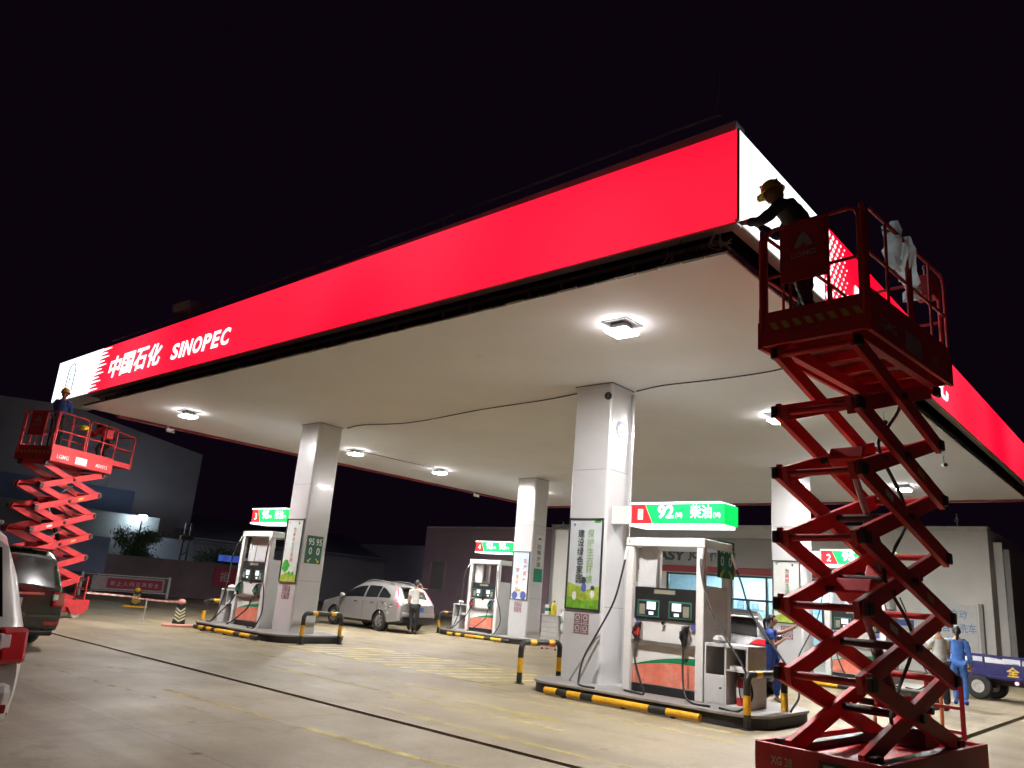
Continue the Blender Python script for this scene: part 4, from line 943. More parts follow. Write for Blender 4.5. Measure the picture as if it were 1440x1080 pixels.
# ================================================================== PEOPLE
from mathutils import noise as mnoise
def Vector_(a, b_, c): return Vector((a, b_, c))
def skin_mesh(verts, edges, radii, root, sub=2):
    me = bpy.data.meshes.new('s'); me.from_pydata([tuple(v) for v in verts], edges, [])
    bm = bmesh.new(); bm.from_mesh(me); lay = bm.verts.layers.skin.verify(); bm.verts.ensure_lookup_table()
    for i, v in enumerate(bm.verts):
        r = radii[i]; v[lay].radius = r if isinstance(r, tuple) else (r, r); v[lay].use_root = (i == root)
    bm.to_mesh(me); bm.free()
    o = bpy.data.objects.new('s', me); COL.objects.link(o)
    m = o.modifiers.new('k', 'SKIN'); m.use_smooth_shade = True; m.branch_smoothing = .3
    m2 = o.modifiers.new('d', 'SUBSURF'); m2.levels = sub; m2.render_levels = sub
    dg = bpy.context.evaluated_depsgraph_get(); out = bpy.data.meshes.new_from_object(o.evaluated_get(dg))
    bpy.data.objects.remove(o); bpy.data.meshes.remove(me); return out
def mesh_into(mb, me, mi=0):
    mb.add([v.co.copy() for v in me.vertices], [tuple(p.vertices) for p in me.polygons], mi)
def head_mesh(mb, c, R, r=.105):
    n, m = 18, 14; v = []; f = []
    for i in range(m+1):
        ph = math.pi*i/m
        for k in range(n):
            g = 2*math.pi*k/n; x = math.sin(ph)*math.cos(g); y = math.sin(ph)*math.sin(g); z = -math.cos(ph)
            sx, sy, sz = .078, .098, .118
            if z < -.1: q = (-.1-z)/.9; sx *= 1-.35*q; sy *= 1-.18*q
            p = Vector((x*sx, y*sy, z*sz))
            if y > .75 and abs(x) < .3 and -.35 < z < .12: p.y += .022*(1-abs(x)/.3)*(1-abs(z+.12)/.25 if abs(z+.12) < .25 else 0)
            if y > .6 and .02 < z < .22 and .15 < abs(x) < .5: p.y -= .008
            v.append(Vector(c)+R@p)
    for i in range(m):
        for k in range(n): f.append((i*n+k, i*n+(k+1) % n, (i+1)*n+(k+1) % n, (i+1)*n+k))
    mb.add(v, f)
    for s in (-1, 1):
        e = MB(); e.ball((0,0,0), (.012,.022,.032), 8, 6); mb.add([Vector(c)+R@(Vector(q)+Vector((s*.078,-.005,-.01))) for q in e.v], e.f)
BASE = dict(pel=(0,0,.95), wa=(0,0,1.09), ch=(0,-.005,1.27), nb=(0,-.01,1.42), nk=(0,.005,1.49), hd=(0,.02,1.61),
 hL=(-.09,0,.90), kL=(-.10,.02,.50), aL=(-.10,-.01,.09), tL=(-.115,.13,.035), hR=(.09,0,.90), kR=(.10,.02,.50), aR=(.10,-.01,.09), tR=(.115,.13,.035),
 sL=(-.175,-.01,1.375), eL=(-.225,-.02,1.10), wL=(-.235,.06,.87), sR=(.175,-.01,1.375), eR=(.225,-.02,1.10), wR=(.235,.06,.87))
def person(label, loc, rz, pose=None, top='whitecloth', bottom='blackcloth', shoe='shoeb', sleeve='short', hair='short', helmet=False, vest=None, scale=1.0, tilt=(0,0,0), long_top=False, skirt=None):
    J = {k: Vector(v) for k, v in BASE.items()}
    for k, v in (pose or {}).items(): J[k] = Vector(v)
    for k in J: J[k] = J[k]*scale
    t = thing('person', label, 'person', loc, rz)
    S = scale
    order = ['pel','wa','ch','nb','nk','hd','hL','kL','aL','tL','hR','kR','aR','tR','sL','eL','wL','sR','eR','wR']
    pts = [J[k] for k in order]; ix = {k: i for i, k in enumerate(order)}
    def palm(w_, e_): return J[w_]+(J[w_]-J[e_]).normalized()*.075*S
    pts += [palm('wL','eL'), palm('wR','eR')]; ix['pL'] = len(pts)-2; ix['pR'] = len(pts)-1
    E_ = [('pel','wa'),('wa','ch'),('ch','nb'),('nb','nk'),('nk','hd'),('pel','hL'),('hL','kL'),('kL','aL'),('aL','tL'),('pel','hR'),('hR','kR'),('kR','aR'),('aR','tR'),('nb','sL'),('sL','eL'),('eL','wL'),('wL','pL'),('nb','sR'),('sR','eR'),('eR','wR'),('wR','pR')]
    rad = dict(pel=(.135,.10),wa=(.125,.09),ch=(.145,.10),nb=(.075,.07),nk=.05,hd=.05,hL=.085,kL=.058,aL=.04,tL=.035,hR=.085,kR=.058,aR=.04,tR=.035,sL=.062,eL=.043,wL=.029,sR=.062,eR=.043,wR=.029,pL=.030,pR=.030)
    me = skin_mesh(pts, [(ix[a],ix[b_]) for a, b_ in E_], [tuple(x*S for x in rad[k]) if isinstance(rad[k], tuple) else rad[k]*S for k in list(order)+['pL','pR']], 0)
    B_ = MB(); mesh_into(B_, me); bpy.data.meshes.remove(me)
    R = rotm(*tilt)
    head_mesh(B_, J['hd'], R*S)
    for w_, e_, p_, s in (('wL','eL','pL',-1),('wR','eR','pR',1)):       # five bent fingers on each palm
        d = (J[w_]-J[e_]).normalized(); a = d.cross(Vector((0,0,1)));
        if a.length < .2: a = Vector((0,1,0))-d*d.y
        a.normalize(); nn = d.cross(a); p0 = pts[ix[p_]]
        for k, ln in enumerate((.062,.072,.068,.052)):
            o_ = p0+a*(k-1.5)*.019*S
            B_.tube([o_-d*.01*S, o_+d*ln*.45*S+nn*.006*s*S, o_+d*ln*.8*S+nn*.022*s*S, o_+d*ln*S+nn*.038*s*S], [.0095*S,.009*S,.008*S,.006*S], 6)
        o_ = p0-d*.045*S+a*.026*S
        B_.tube([o_, o_+(a*.022+d*.02)*S, o_+(a*.03+d*.05+nn*.012*s)*S], [.011*S,.010*S,.007*S], 6)
    B_.build('body', Mt['skin'], t, 60)
    for s in (-1, 1):
        e = MB(); e.ball((0,0,0), (.012*S,.006*S,.007*S), 8, 5); q = MB(); q.add([J['hd']+R@(Vector(x)+Vector((s*.032,.088,.006))*S) for x in e.v], e.f); q.build('eye', Mt['hair'], t)
    e = MB(); e.b2((-.022*S,.0,-.003*S), (.022*S,.008*S,.003*S)); q = MB(); q.add([J['hd']+R@(Vector(x)+Vector((0,.084,-.062))*S) for x in e.v], e.f); q.build('mouth', Mt['gunred'], t)
    def cloth(name, keys, edges, rr, mat, root):
        im = {k: i for i, k in enumerate(keys)}
        m_ = skin_mesh([J[k] if k in J else X_[k] for k in keys], [(im[a],im[b_]) for a, b_ in edges], [tuple(x*S for x in rr[k]) if isinstance(rr[k], tuple) else rr[k]*S for k in keys], im[root])
        for v in m_.vertices:       # creases in the cloth
            q_ = v.co; v.co = q_+v.normal*(mnoise.noise(Vector_(q_.x*11, q_.y*11, q_.z*17))*.016+mnoise.noise(q_*31)*.006)*S
        c_ = MB(); mesh_into(c_, m_); bpy.data.meshes.remove(m_); return c_.build(name, Mt[mat], t, 60)
    X_ = {}
    for s in 'LR':
        X_['m'+s] = J['s'+s]+(J['e'+s]-J['s'+s])*.62; X_['f'+s] = J['e'+s]+(J['w'+s]-J['e'+s])*.9
        X_['y'+s] = J['k'+s]+(J['a'+s]-J['k'+s])*.93
    X_['hem'] = J['pel']+Vector((0,0,-.10))*S
    X_['lowhem'] = J['pel']+Vector((0,0,-.16))*S
    rr = dict(pel=(.158,.125),wa=(.148,.118),ch=(.168,.128),nb=(.09,.088),sL=.08,sR=.08,eL=.058,eR=.058,mL=.068,mR=.068,fL=.046,fR=.046,hem=(.165,.13),lowhem=(.17,.14),hL=.105,hR=.105,kL=.078,kR=.078,yL=.062,yR=.062)
    keys = ['pel','wa','ch','nb','sL','sR']; ed = [('pel','wa'),('wa','ch'),('ch','nb'),('nb','sL'),('nb','sR')]
    hemk = 'lowhem' if long_top else 'hem'
    keys.append(hemk); ed.append((hemk,'pel'))
    if sleeve == 'short': keys += ['mL','mR']; ed += [('sL','mL'),('sR','mR')]
    else: keys += ['eL','fL','eR','fR']; ed += [('sL','eL'),('eL','fL'),('sR','eR'),('eR','fR')]
    cloth('shirt', keys, ed, rr, top, 'ch')
    cloth('trousers', ['pel','hL','kL','yL','hR','kR','yR'], [('pel','hL'),('hL','kL'),('kL','yL'),('pel','hR'),('hR','kR'),('kR','yR')], dict(rr, pel=(.15,.118)), bottom, 'pel')
    for s in 'LR':
        d = J['t'+s]-J['a'+s]; d.z = 0; d = d.normalized() if d.length > .01 else Vector((0,1,0))
        c_ = MB(); m_ = skin_mesh([J['a'+s]+Vector((0,0,.01))*S-d*.05*S, J['a'+s]-Vector((0,0,.045))*S+d*.01*S, J['t'+s]+d*.03*S], [(0,1),(1,2)], [.045*S,.05*S,.042*S], 1, 2); mesh_into(c_, m_); bpy.data.meshes.remove(m_); c_.build('shoe', Mt[shoe], t, 60)
    if vest:
        cloth('vest', ['pel','wa','ch','nb'], [('pel','wa'),('wa','ch'),('ch','nb')], dict(pel=(.168,.135),wa=(.162,.132),ch=(.182,.142),nb=(.11,.10)), vest, 'ch')
    if helmet:
        h = MB(); prof = [(.132,-.005),(.135,.0),(.118,.012),(.116,.05),(.102,.095),(.066,.128),(.0,.138)]
        h.lathe(prof, (0,0,0), 'z', 22); h.prism([(-.085,.10),(.085,.10),(.06,.165),(0,.178),(-.06,.165)], (0,0,-.002), (1,0,0), (0,1,0), .012)
        h.bar((0,-.10,.115), (0,.10,.118), .03, .03)
        q = MB(); q.add([J['hd']+R@((Vector(x)+Vector((0,0,.045)))*S) for x in h.v], h.f); hm = q.build('helmet', Mt['helmet'], t, True)
        q = MB(); q.tube([J['hd']+R@(Vector((s*.085,.02,.04))*S) for s in (-1,)]+[J['hd']+R@(Vector((0,.07,-.125))*S)]+[J['hd']+R@(Vector((.085,.02,.04))*S)], .006*S, 6); q.build('chin_strap', Mt['black'], hm)
    else:
        h = MB(); h.ball((0,0,0), (.088,.106,.124), 16, 10); vv = []
        for x in h.v:
            x = Vector(x)
            if x.y > .045 and x.z < .06: x.y = .045+(x.y-.045)*.1
            if x.z < -.05: x *= .82
            vv.append(J['hd']+R@((x+Vector((0,-.012,.018)))*S))
        q = MB(); q.add(vv, h.f); hr = q.build('hair', Mt['hair'], t, 60)
        if hair == 'tail':
            q = MB(); q.tube(curve3([J['hd']+R@(Vector((0,-.09,.03))*S), J['hd']+R@(Vector((0,-.16,0))*S), J['hd']+R@(Vector((0,-.15,-.14))*S), J['hd']+R@(Vector((0,-.12,-.24))*S)],4), [.03*S]*6+[.026*S]*4+[.02*S]*2+[.01*S], 8); q.build('ponytail', Mt['hair'], hr, True)
    return t
# worker at the glowing corner, on the near lift (faces -x; local +y -> world -x)
deck1 = 4.56
person('worker in yellow helmet and dark jacket reaching to the glowing corner', (.86,-.13,deck1), PI/2, dict(
  pel=(0,.02,.95), wa=(0,.05,1.08), ch=(0,.13,1.24), nb=(0,.22,1.38), nk=(0,.275,1.45), hd=(0,.34,1.545),
  hL=(-.09,.02,.88), hR=(.09,.02,.88), kL=(-.10,.04,.48), kR=(.11,.08,.48), aL=(-.11,-.06,.09), aR=(.12,.10,.09), tL=(-.12,.07,.035), tR=(.13,.24,.035),
  sL=(-.17,.19,1.335), sR=(.17,.19,1.335), eL=(-.17,.42,1.19), wL=(-.10,.62,1.26), eR=(.16,.38,1.14), wR=(.10,.58,1.31)),
  top='navy', bottom='blackcloth', sleeve='long', helmet=True, vest='vest', scale=1.07, tilt=(-.38,0,.25))
# worker on the far left lift
u2 = Vector((math.cos(3.635), math.sin(3.635), 0)); v2 = Vector((u2.y, -u2.x, 0))   # across, along
n2 = Vector((-18.93,-.687,0))
p = n2+u2*.45+v2*.45
person('worker in yellow helmet and blue jacket on the far left lift', (p.x,p.y,4.34), .9, dict(
  eR=(.20,.2,1.12), wR=(.12,.34,1.25), eL=(-.2,.2,1.15), wL=(-.1,.36,1.3)), top='blue2', bottom='blackcloth', sleeve='long', helmet=True, scale=1.0, tilt=(-.1,0,0))
p = n2+u2*.62+v2*2.5
person('person in a red shirt bending on the far left lift', (p.x,p.y,4.35), 1.9, dict(
  pel=(0,-.12,.78), wa=(0,-.05,.90), ch=(0,.08,1.0), nb=(0,.20,1.06), nk=(0,.26,1.09), hd=(0,.34,1.13), hL=(-.09,-.12,.73), hR=(.09,-.12,.73), kL=(-.11,.12,.46), kR=(.11,.12,.46), aL=(-.1,-.05,.09), aR=(.1,-.05,.09), tL=(-.11,.09,.035), tR=(.11,.09,.035),
  sL=(-.17,.16,1.02), sR=(.17,.16,1.02), eL=(-.22,.28,.80), wL=(-.2,.42,.95), eR=(.22,.28,.80), wR=(.2,.42,.95)), top='redcloth', bottom='blackcloth', sleeve='long', scale=.98, tilt=(-.7,0,0))
p = n2+v2*1.02+u2*.08
t = thing('hard_hat', 'yellow hard hat hung inside the rail of the far left lift', 'helmet', (p.x,p.y,5.07), .4)
b = MB(); b.lathe([(.135,0),(.138,.006),(.12,.014),(.116,.055),(.10,.10),(.06,.13),(0,.138)], (0,0,0), 'z', 20); b.prism([(-.08,.11),(.08,.11),(.05,.17),(-.05,.17)], (0,0,.002), (1,0,0), (0,1,0), .01); b.build('shell', Mt['helmet'], t, True)
b = MB(); b.tube([(-.1,0,0),(-.05,0,.2),(-.03,-.06,.27)], .006, 6); b.build('strap', Mt['black'], t)
# people on the ground
person('person in blue overalls with raised arm, walking past the dark car', (-2.78,7.45,0), -1.35, dict(
  hL=(-.09,0,.88), kL=(-.09,.10,.49), aL=(-.10,.08,.09), tL=(-.11,.22,.035), kR=(.10,-.06,.50), aR=(.10,-.36,.20), tR=(.11,-.26,.10),
  eL=(-.22,.16,1.38), wL=(-.20,.40,1.50), eR=(.22,.10,1.12), wR=(.16,.26,1.25)), top='blue', bottom='blue', shoe='shoe', hair='tail', scale=.93, long_top=True)
person('person in white shirt and black trousers at the tail of the silver car', (-16.95,11.0,0), .6, dict(
  eR=(.22,.14,1.25), wR=(.12,.18,1.52), kL=(-.09,.03,.5), aL=(-.05,-.06,.09), tL=(-.06,.08,.035), aR=(.06,.06,.09), tR=(.07,.2,.035)), top='whitecloth', bottom='blackcloth', scale=1.04)
person('person in a white shirt seen from behind near the blue truck', (-.58,10.7,0), .75, dict(hd=(0,.05,1.60), eL=(-.22,.08,1.12), wL=(-.16,.26,1.10), eR=(.22,.08,1.12), wR=(.16,.26,1.10)), top='whitecloth', bottom='blackcloth', shoe='shoeb', scale=.99)
person('person in blue workwear standing beside the blue truck', (-.70,12.9,0), .2, dict(eL=(-.22,.06,1.12), wL=(-.2,.2,.98), hd=(0,.05,1.60)), top='blue2', bottom='blue2', shoe='blue', sleeve='long', scale=.98, hair='tail', long_top=True)
# ================================================================== VEHICLES
def car_paint(name, col, metal=.4, rough=.32): return pm(name, col, rough, metal, .04, 2, coat=.7, dirt=.15, dirtcol=tuple(c*.6 for c in col))
Mt['silver'] = car_paint('silver_paint', (.36,.345,.335)); Mt['blackcar'] = car_paint('black_paint_car', (.022,.022,.024)); Mt['whitecar'] = car_paint('white_paint_car', (.70,.69,.66), .05); Mt['greycar'] = car_paint('dark_green_grey_paint', (.032,.038,.032), .35, .25)
Mt['autoglass'] = pm('dark_auto_glass', (.012,.013,.014), .06, 0, .05, 3, coat=.5); Mt['taillamp'] = pm('red_lamp_glass', (.42,.015,.02), .12, 0, .1, 20, coat=.6); Mt['taillit'] = em('lit_red_lamp', (1,.02,.04), .45, (.4,.02,.02), .3, 14)
Mt['lamp_clear'] = pm('clear_lamp_glass', (.62,.64,.66), .1, .3, .1, 16, coat=.6); Mt['chrome'] = pm('chrome', (.7,.7,.7), .12, 1); Mt['rim'] = pm('alloy_rim', (.55,.55,.55), .28, .8); Mt['plate_blue'] = pm('blue_plate', (.06,.12,.42), .4)
Mt['pinklamp'] = em('pink_tail_lamp', (1,.12,.20), .18, (.6,.1,.15), .3, 10)
class Car:
    def __init__(s, stations): s.S = sorted(stations)      # (x, zb, zbelt, ztop, wlow, wbelt, wtop)
    def at(s, x):
        S = s.S
        if x <= S[0][0]: return S[0]
        for a, c in zip(S[:-1], S[1:]):
            if x <= c[0]:
                k = (x-a[0])/(c[0]-a[0]); return tuple(p+(q-p)*k for p, q in zip(a, c))
        return S[-1]
    def ring(s, x):
        x, zb, zs, zt, wl, wb, wt = s.at(x); zm = zb+(zs-zb)*.55
        return [(0,zb),(wl*.90,zb),(wl*.985,zb+.10*(zs-zb)),(wl,zb+.33*(zs-zb)),(wl,zm),(wb+.35*(wl-wb),zs-.10*(zs-zb)),(wb,zs),(wb+(wt-wb)*.5,zs+(zt-zs)*.52),(wt,zs+(zt-zs)*.88),(wt*.86,zt-.012),(wt*.45,zt+.006),(0,zt+.012)]
    def body(s, n=34):
        b = MB(); xs = sorted(set([q[0] for q in s.S]+[s.S[0][0]+(s.S[-1][0]-s.S[0][0])*k/n for k in range(n+1)]))
        xs = [x for i, x in enumerate(xs) if i == 0 or x-xs[i-1] > .012]
        v = []; m = 0
        for x in xs:
            r = s.ring(x); full = r+[(-y,z) for y, z in reversed(r[1:-1])]; m = len(full); v += [(x,y,z) for y, z in full]
        f = []; mi = []
        for i in range(len(xs)-1):
            for k in range(m):
                k2 = (k+1) % m; f.append((i*m+k,(i+1)*m+k,(i+1)*m+k2,i*m+k2)); mi.append(1 if (k in (0,1,m-1,m-2)) else 0)
        f += [tuple(reversed(range(m))), tuple((len(xs)-1)*m+k for k in range(m))]; mi += [0,0]
        b.v = v; b.f = f; b.mi = mi; return b
    def side(s, x, t, y, off=.006):
        q = s.at(x); zs, zt, wb, wt = q[2], q[3], q[5], q[6]; w_ = wb+(wt-wb)*t*1.0
        zz = zs+(zt-zs)*t*.88; w_ = wb+(wt-wb)*(.5*t/.59 if t < .59 else .5+.5*(t-.59)/.41); off = .012; return Vector((x, y*(w_+off), zz))
    def top(s, x, v, off=.008):
        q = s.at(x); y = v*q[6]; a = abs(v); z = q[3]+.012 if a < .45 else q[3]+.006-(a-.45)/.55*.06; return Vector((x, y, z+off))
def vehicle(name, label, cat, loc, rz, C, paint, wheels, r=.33, tw=.21, side_windows=(), front_glass=None, rear_glass=None, trim='black', track=.78, group=None):
    t = thing(name, label, cat, loc, rz, group)
    b = C.body(); o = b.build('body', [Mt[paint], Mt[trim]], None, 28)
    for wx in wheels:
        k = MB(); k.cyl((wx,-1.3,r), (wx,1.3,r), r+.055, 28); cu = k.build('cut', Mt[trim])
        md = o.modifiers.new('b', 'BOOLEAN'); md.operation = 'DIFFERENCE'; md.object = cu; md.solver = 'EXACT'
        dg = bpy.context.evaluated_depsgraph_get(); me = bpy.data.meshes.new_from_object(o.evaluated_get(dg)); old = o.data
        o.modifiers.clear(); o.data = me; bpy.data.meshes.remove(old); bpy.data.objects.remove(cu)
    o.parent = t; o.data.set_sharp_from_angle(angle=math.radians(28))
    inn = MB(); x0, x1 = C.S[0][0]+.3, C.S[-1][0]-.3; inn.b2((x0,-.60,.24), (x1,.60,.62)); inn.build('underbody', Mt['black'], t)
    for wx in wheels:
        for s in (-1, 1):
            y = s*track
            w_ = MB(); w_.lathe([(r*.62,-tw/2),(r*.93,-tw/2),(r,-tw/2+.03),(r,tw/2-.03),(r*.93,tw/2),(r*.62,tw/2)], (wx,y,r), 'y', 26); wh = w_.build('wheel', Mt['rubber'], t, True)
            w_ = MB(); w_.lathe([(r*.50,s*tw*.40),(r*.63,s*tw*.46),(r*.63,-s*tw*.3),(r*.5,-s*tw*.3)], (wx,y,r), 'y', 24)
            for q in range(5):
                a = 2*PI*q/5+.3
                w_.bar((wx+.05*math.cos(a),y+s*tw*.40,r+.05*math.sin(a)), (wx+r*.58*math.cos(a),y+s*tw*.44,r+r*.58*math.sin(a)), .07, .03, (0,1,0))
            w_.cyl((wx,y+s*tw*.36,r), (wx,y+s*tw*.47,r), .055, 12); w_.build('rim', Mt['rim'], wh, True)
            w_ = MB(); w_.cyl((wx,y+s*tw*.1,r), (wx,y+s*tw*.16,r), r*.5, 20); w_.build('brake_disc', Mt['lift_dark'], wh)
    for xa, xb, t0, t1a, t1b in [q if len(q) == 5 else (*q, q[3]) for q in side_windows]:
        for s in (-1, 1):
            g = MB(); n = 6; v = []
            for i in range(n+1):
                x = xa+(xb-xa)*i/n; t1 = t1a+(t1b-t1a)*(i/n)**1.6
                for tt in (t0, (t0+t1)/2, t1):
                    v.append(C.side(x, tt, s))
            f = []
            for i in range(n):
                for k in range(2): f.append((i*3+k,(i+1)*3+k,(i+1)*3+k+1,i*3+k+1))
            g.add(v, f); g.build('side_window', Mt['autoglass'], t, True)
    for nm, rg in (('windscreen', front_glass), ('rear_window', rear_glass)):
        if not rg: continue
        xa, xb, vw = rg; g = MB(); n, m = 5, 8; v = []
        for i in range(n+1):
            x = xa+(xb-xa)*i/n
            for k in range(m+1):
                p = C.top(x, (k/m*2-1)*vw); 
                if nm == 'rear_window': p.x -= .012
                else: p.x += .012
                v.append(p)
        f = [(i*(m+1)+k,(i+1)*(m+1)+k,(i+1)*(m+1)+k+1,i*(m+1)+k+1) for i in range(n) for k in range(m)]
        g.add(v, f); g.build(nm, Mt['autoglass'], t, True)
    return t
def lampshape(t, name, pts, d, mat, axis='x'):
    b = MB(); b.prism([(p[1], p[2]) for p in pts], (pts[0][0],0,0), (0,1,0), (0,0,1), d); return b.build(name, Mt[mat], t, bevel=.012)
# silver crossover: front towards -x in the world
SUV = [(2.24,.36,.60,.66,.62,.58,.48),(2.16,.26,.74,.80,.80,.74,.60),(1.85,.24,.86,.93,.87,.82,.62),(1.30,.24,.98,1.05,.90,.86,.66),(1.05,.24,1.02,1.09,.905,.87,.68),(.40,.24,1.03,1.50,.91,.875,.63),(.1,.24,1.04,1.61,.91,.88,.62),(-.35,.24,1.05,1.67,.91,.88,.62),(-.9,.24,1.07,1.665,.91,.88,.61),(-1.45,.24,1.09,1.61,.91,.875,.60),(-1.78,.25,1.10,1.545,.90,.86,.58),(-1.92,.27,1.10,1.49,.895,.85,.58),(-2.17,.32,1.02,1.10,.87,.82,.64),(-2.28,.36,.90,.97,.80,.76,.60)]
C = Car(SUV)
t = vehicle('silver_suv', 'silver crossover car parked between the left islands, tail towards the camera', 'car', (-19.45,11.35,0), PI-.0, C, 'silver', (1.31,-1.31), .335, .22, ((.80,-.32,.08,.82,.82),(-.40,-1.08,.08,.84,.84),(-1.13,-1.72,.08,.80,.30)), (.98,.45,.90), (-1.93,-2.13,.84), 'black')
for s in (-1, 1):
    def yw(x, z):
        q = C.at(x); zs, zt, wb, wt = q[2], q[3], q[5], q[6]; k = max(0, min(1, (z-zs)/max(.05, .88*(zt-zs)))); return wb+(wt-wb)*(.5*k/.59 if k < .59 else .5+.5*(k-.59)/.41)
    pl_ = [(-2.22,.80),(-2.03,.80),(-2.03,.96),(-2.0,1.10),(-1.92,1.28),(-1.82,1.44),(-1.91,1.44),(-2.03,1.24),(-2.12,1.08),(-2.20,.96)]
    ou = [(x, s*(yw(x,z)+.035), z) for x, z in pl_]; inn_ = [(x+.01, s*(yw(x,z)-.05), z) for x, z in pl_]; nn_ = len(pl_)
    b = MB(); b.add(ou+inn_, [tuple(range(nn_)), tuple(range(2*nn_-1, nn_-1, -1))]+[(i,(i+1) % nn_,nn_+(i+1) % nn_,nn_+i) for i in range(nn_)]); b.build('tail_lamp', Mt['pinklamp'], t)
    b = MB(); b.ball((2.05,s*.66,.76), (.14,.14,.09), 12, 8); b.build('headlight', Mt['lamp_clear'], t, True)
    b = MB(); b.ball((.72,s*1.02,1.10), (.09,.11,.075), 12, 8); b.bar((.72,s*.88,1.07),(.72,s*.98,1.09),.05,.04); b.build('door_mirror', Mt['silver'], t, True)
    for x in (.05,-.85):
        b = MB(); b.box((x,s*.918,.92), (.18,.025,.035)); b.build('door_handle', Mt['chrome'], t, bevel=.008)
    for x in (-.36,-1.16,.98):
        b = MB(); b.box((x,s*.911,.68), (.008,.006,.62)); b.build('door_gap', Mt['black'], t)
    b = MB(); b.tube([(.0,s*.56,1.63),(-.4,s*.57,1.71),(-1.0,s*.57,1.70),(-1.55,s*.55,1.60)], .018, 6); b.build('roof_rail', Mt['silver'], t, True)
b = MB(); b.box((-2.33,0,.80), (.03,1.30,.36)); b.build('tailgate_panel', Mt['silver'], t, bevel=.05)
b = MB(); b.box((-2.352,0,.80), (.012,.44,.15)); b.build('number_plate', Mt['plate_blue'], t)
b = MB(); b.box((-2.31,0,.62), (.10,1.58,.16)); b.build('rear_bumper', Mt['silver'], t, bevel=.04)
b = MB(); b.box((-2.29,0,.44), (.12,1.52,.19)); b.build('bumper_skirt', Mt['black'], t, bevel=.04)
b = MB(); b.box((-1.96,0,1.53), (.24,1.08,.035)); b.build('roof_spoiler', Mt['silver'], t, bevel=.015)
b = MB(); b.box((-2.36,0,.90), (.012,.5,.04)); b.build('plate_trim', Mt['chrome'], t)
random.seed(11)
for k in range(16):
    a = random.uniform(0,6.28); x = -1.15-random.random()*.75; z = .62+random.random()*.36; l = .04+random.random()*.08
    b = MB(); b.prism([(x-l*math.cos(a),z-l*math.sin(a)),(x+.02*math.sin(a),z-.02*math.cos(a)),(x+l*math.cos(a),z+l*math.sin(a)),(x-.02*math.sin(a),z+.02*math.cos(a))], (0,.9125,0), (-1,0,0), (0,0,1), .002)
    b.v = [(-v[0], v[1], v[2]) for v in b.v]; b.build('flower_decal', Mt['ink'] if k % 2 else Mt['cloudy'], t)
# black crossover, tail towards the camera
t = vehicle('black_suv', 'black crossover car with red tail lamps behind the nearest dispenser', 'car', (-4.80,10.05,0), PI/2+.42, Car(SUV), 'blackcar', (1.31,-1.31), .335, .22, ((.80,-.32,.08,.82,.82),(-.40,-1.08,.08,.84,.84),(-1.13,-1.72,.08,.80,.30)), (.98,.45,.90), (-1.93,-2.13,.84), 'black')
for s in (-1, 1):
    lampshape(t, 'tail_lamp', [(-2.26,.36,1.0),(-2.26,.86,1.0),(-2.26,.86,1.12),(-2.26,.5,1.10)] if s > 0 else [(-2.26,-.86,1.0),(-2.26,-.36,1.0),(-2.26,-.5,1.10),(-2.26,-.86,1.12)], -.05, 'taillit')
    lampshape(t, 'reflector', [(-2.34,s*.70-.12,.58),(-2.34,s*.70+.12,.58),(-2.34,s*.70+.12,.66),(-2.34,s*.70-.12,.66)], -.02, 'taillit')
    b = MB(); b.cyl((-2.30,s*.52,.33), (-2.42,s*.52,.33), .05, 14); b.build('exhaust', Mt['chrome'], t, True)
    b = MB(); b.ball((.72,s*1.02,1.10), (.09,.11,.075), 12, 8); b.build('door_mirror', Mt['blackcar'], t, True)
    b = MB(); b.ball((2.05,s*.66,.76), (.14,.14,.09), 12, 8); b.build('headlight', Mt['lamp_clear'], t, True)
b = MB(); b.box((-2.34,0,.80), (.03,.46,.16)); b.build('number_plate', Mt['plate_blue'], t)
b = MB(); b.box((-2.31,0,.52), (.12,1.58,.30)); b.build('rear_bumper', Mt['blackcar'], t, bevel=.05)
b = MB(); b.box((-1.96,0,1.53), (.26,1.10,.035)); b.build('roof_spoiler', Mt['grey_metal'], t, bevel=.015)
b = MB(); b.bar((-2.0,-.1,1.40), (-2.13,.36,1.18), .02, .02); b.build('wiper', Mt['black'], t)
b = MB(); b.box((-2.345,0,.94), (.012,.9,.03)); b.build('chrome_strip', Mt['chrome'], t)
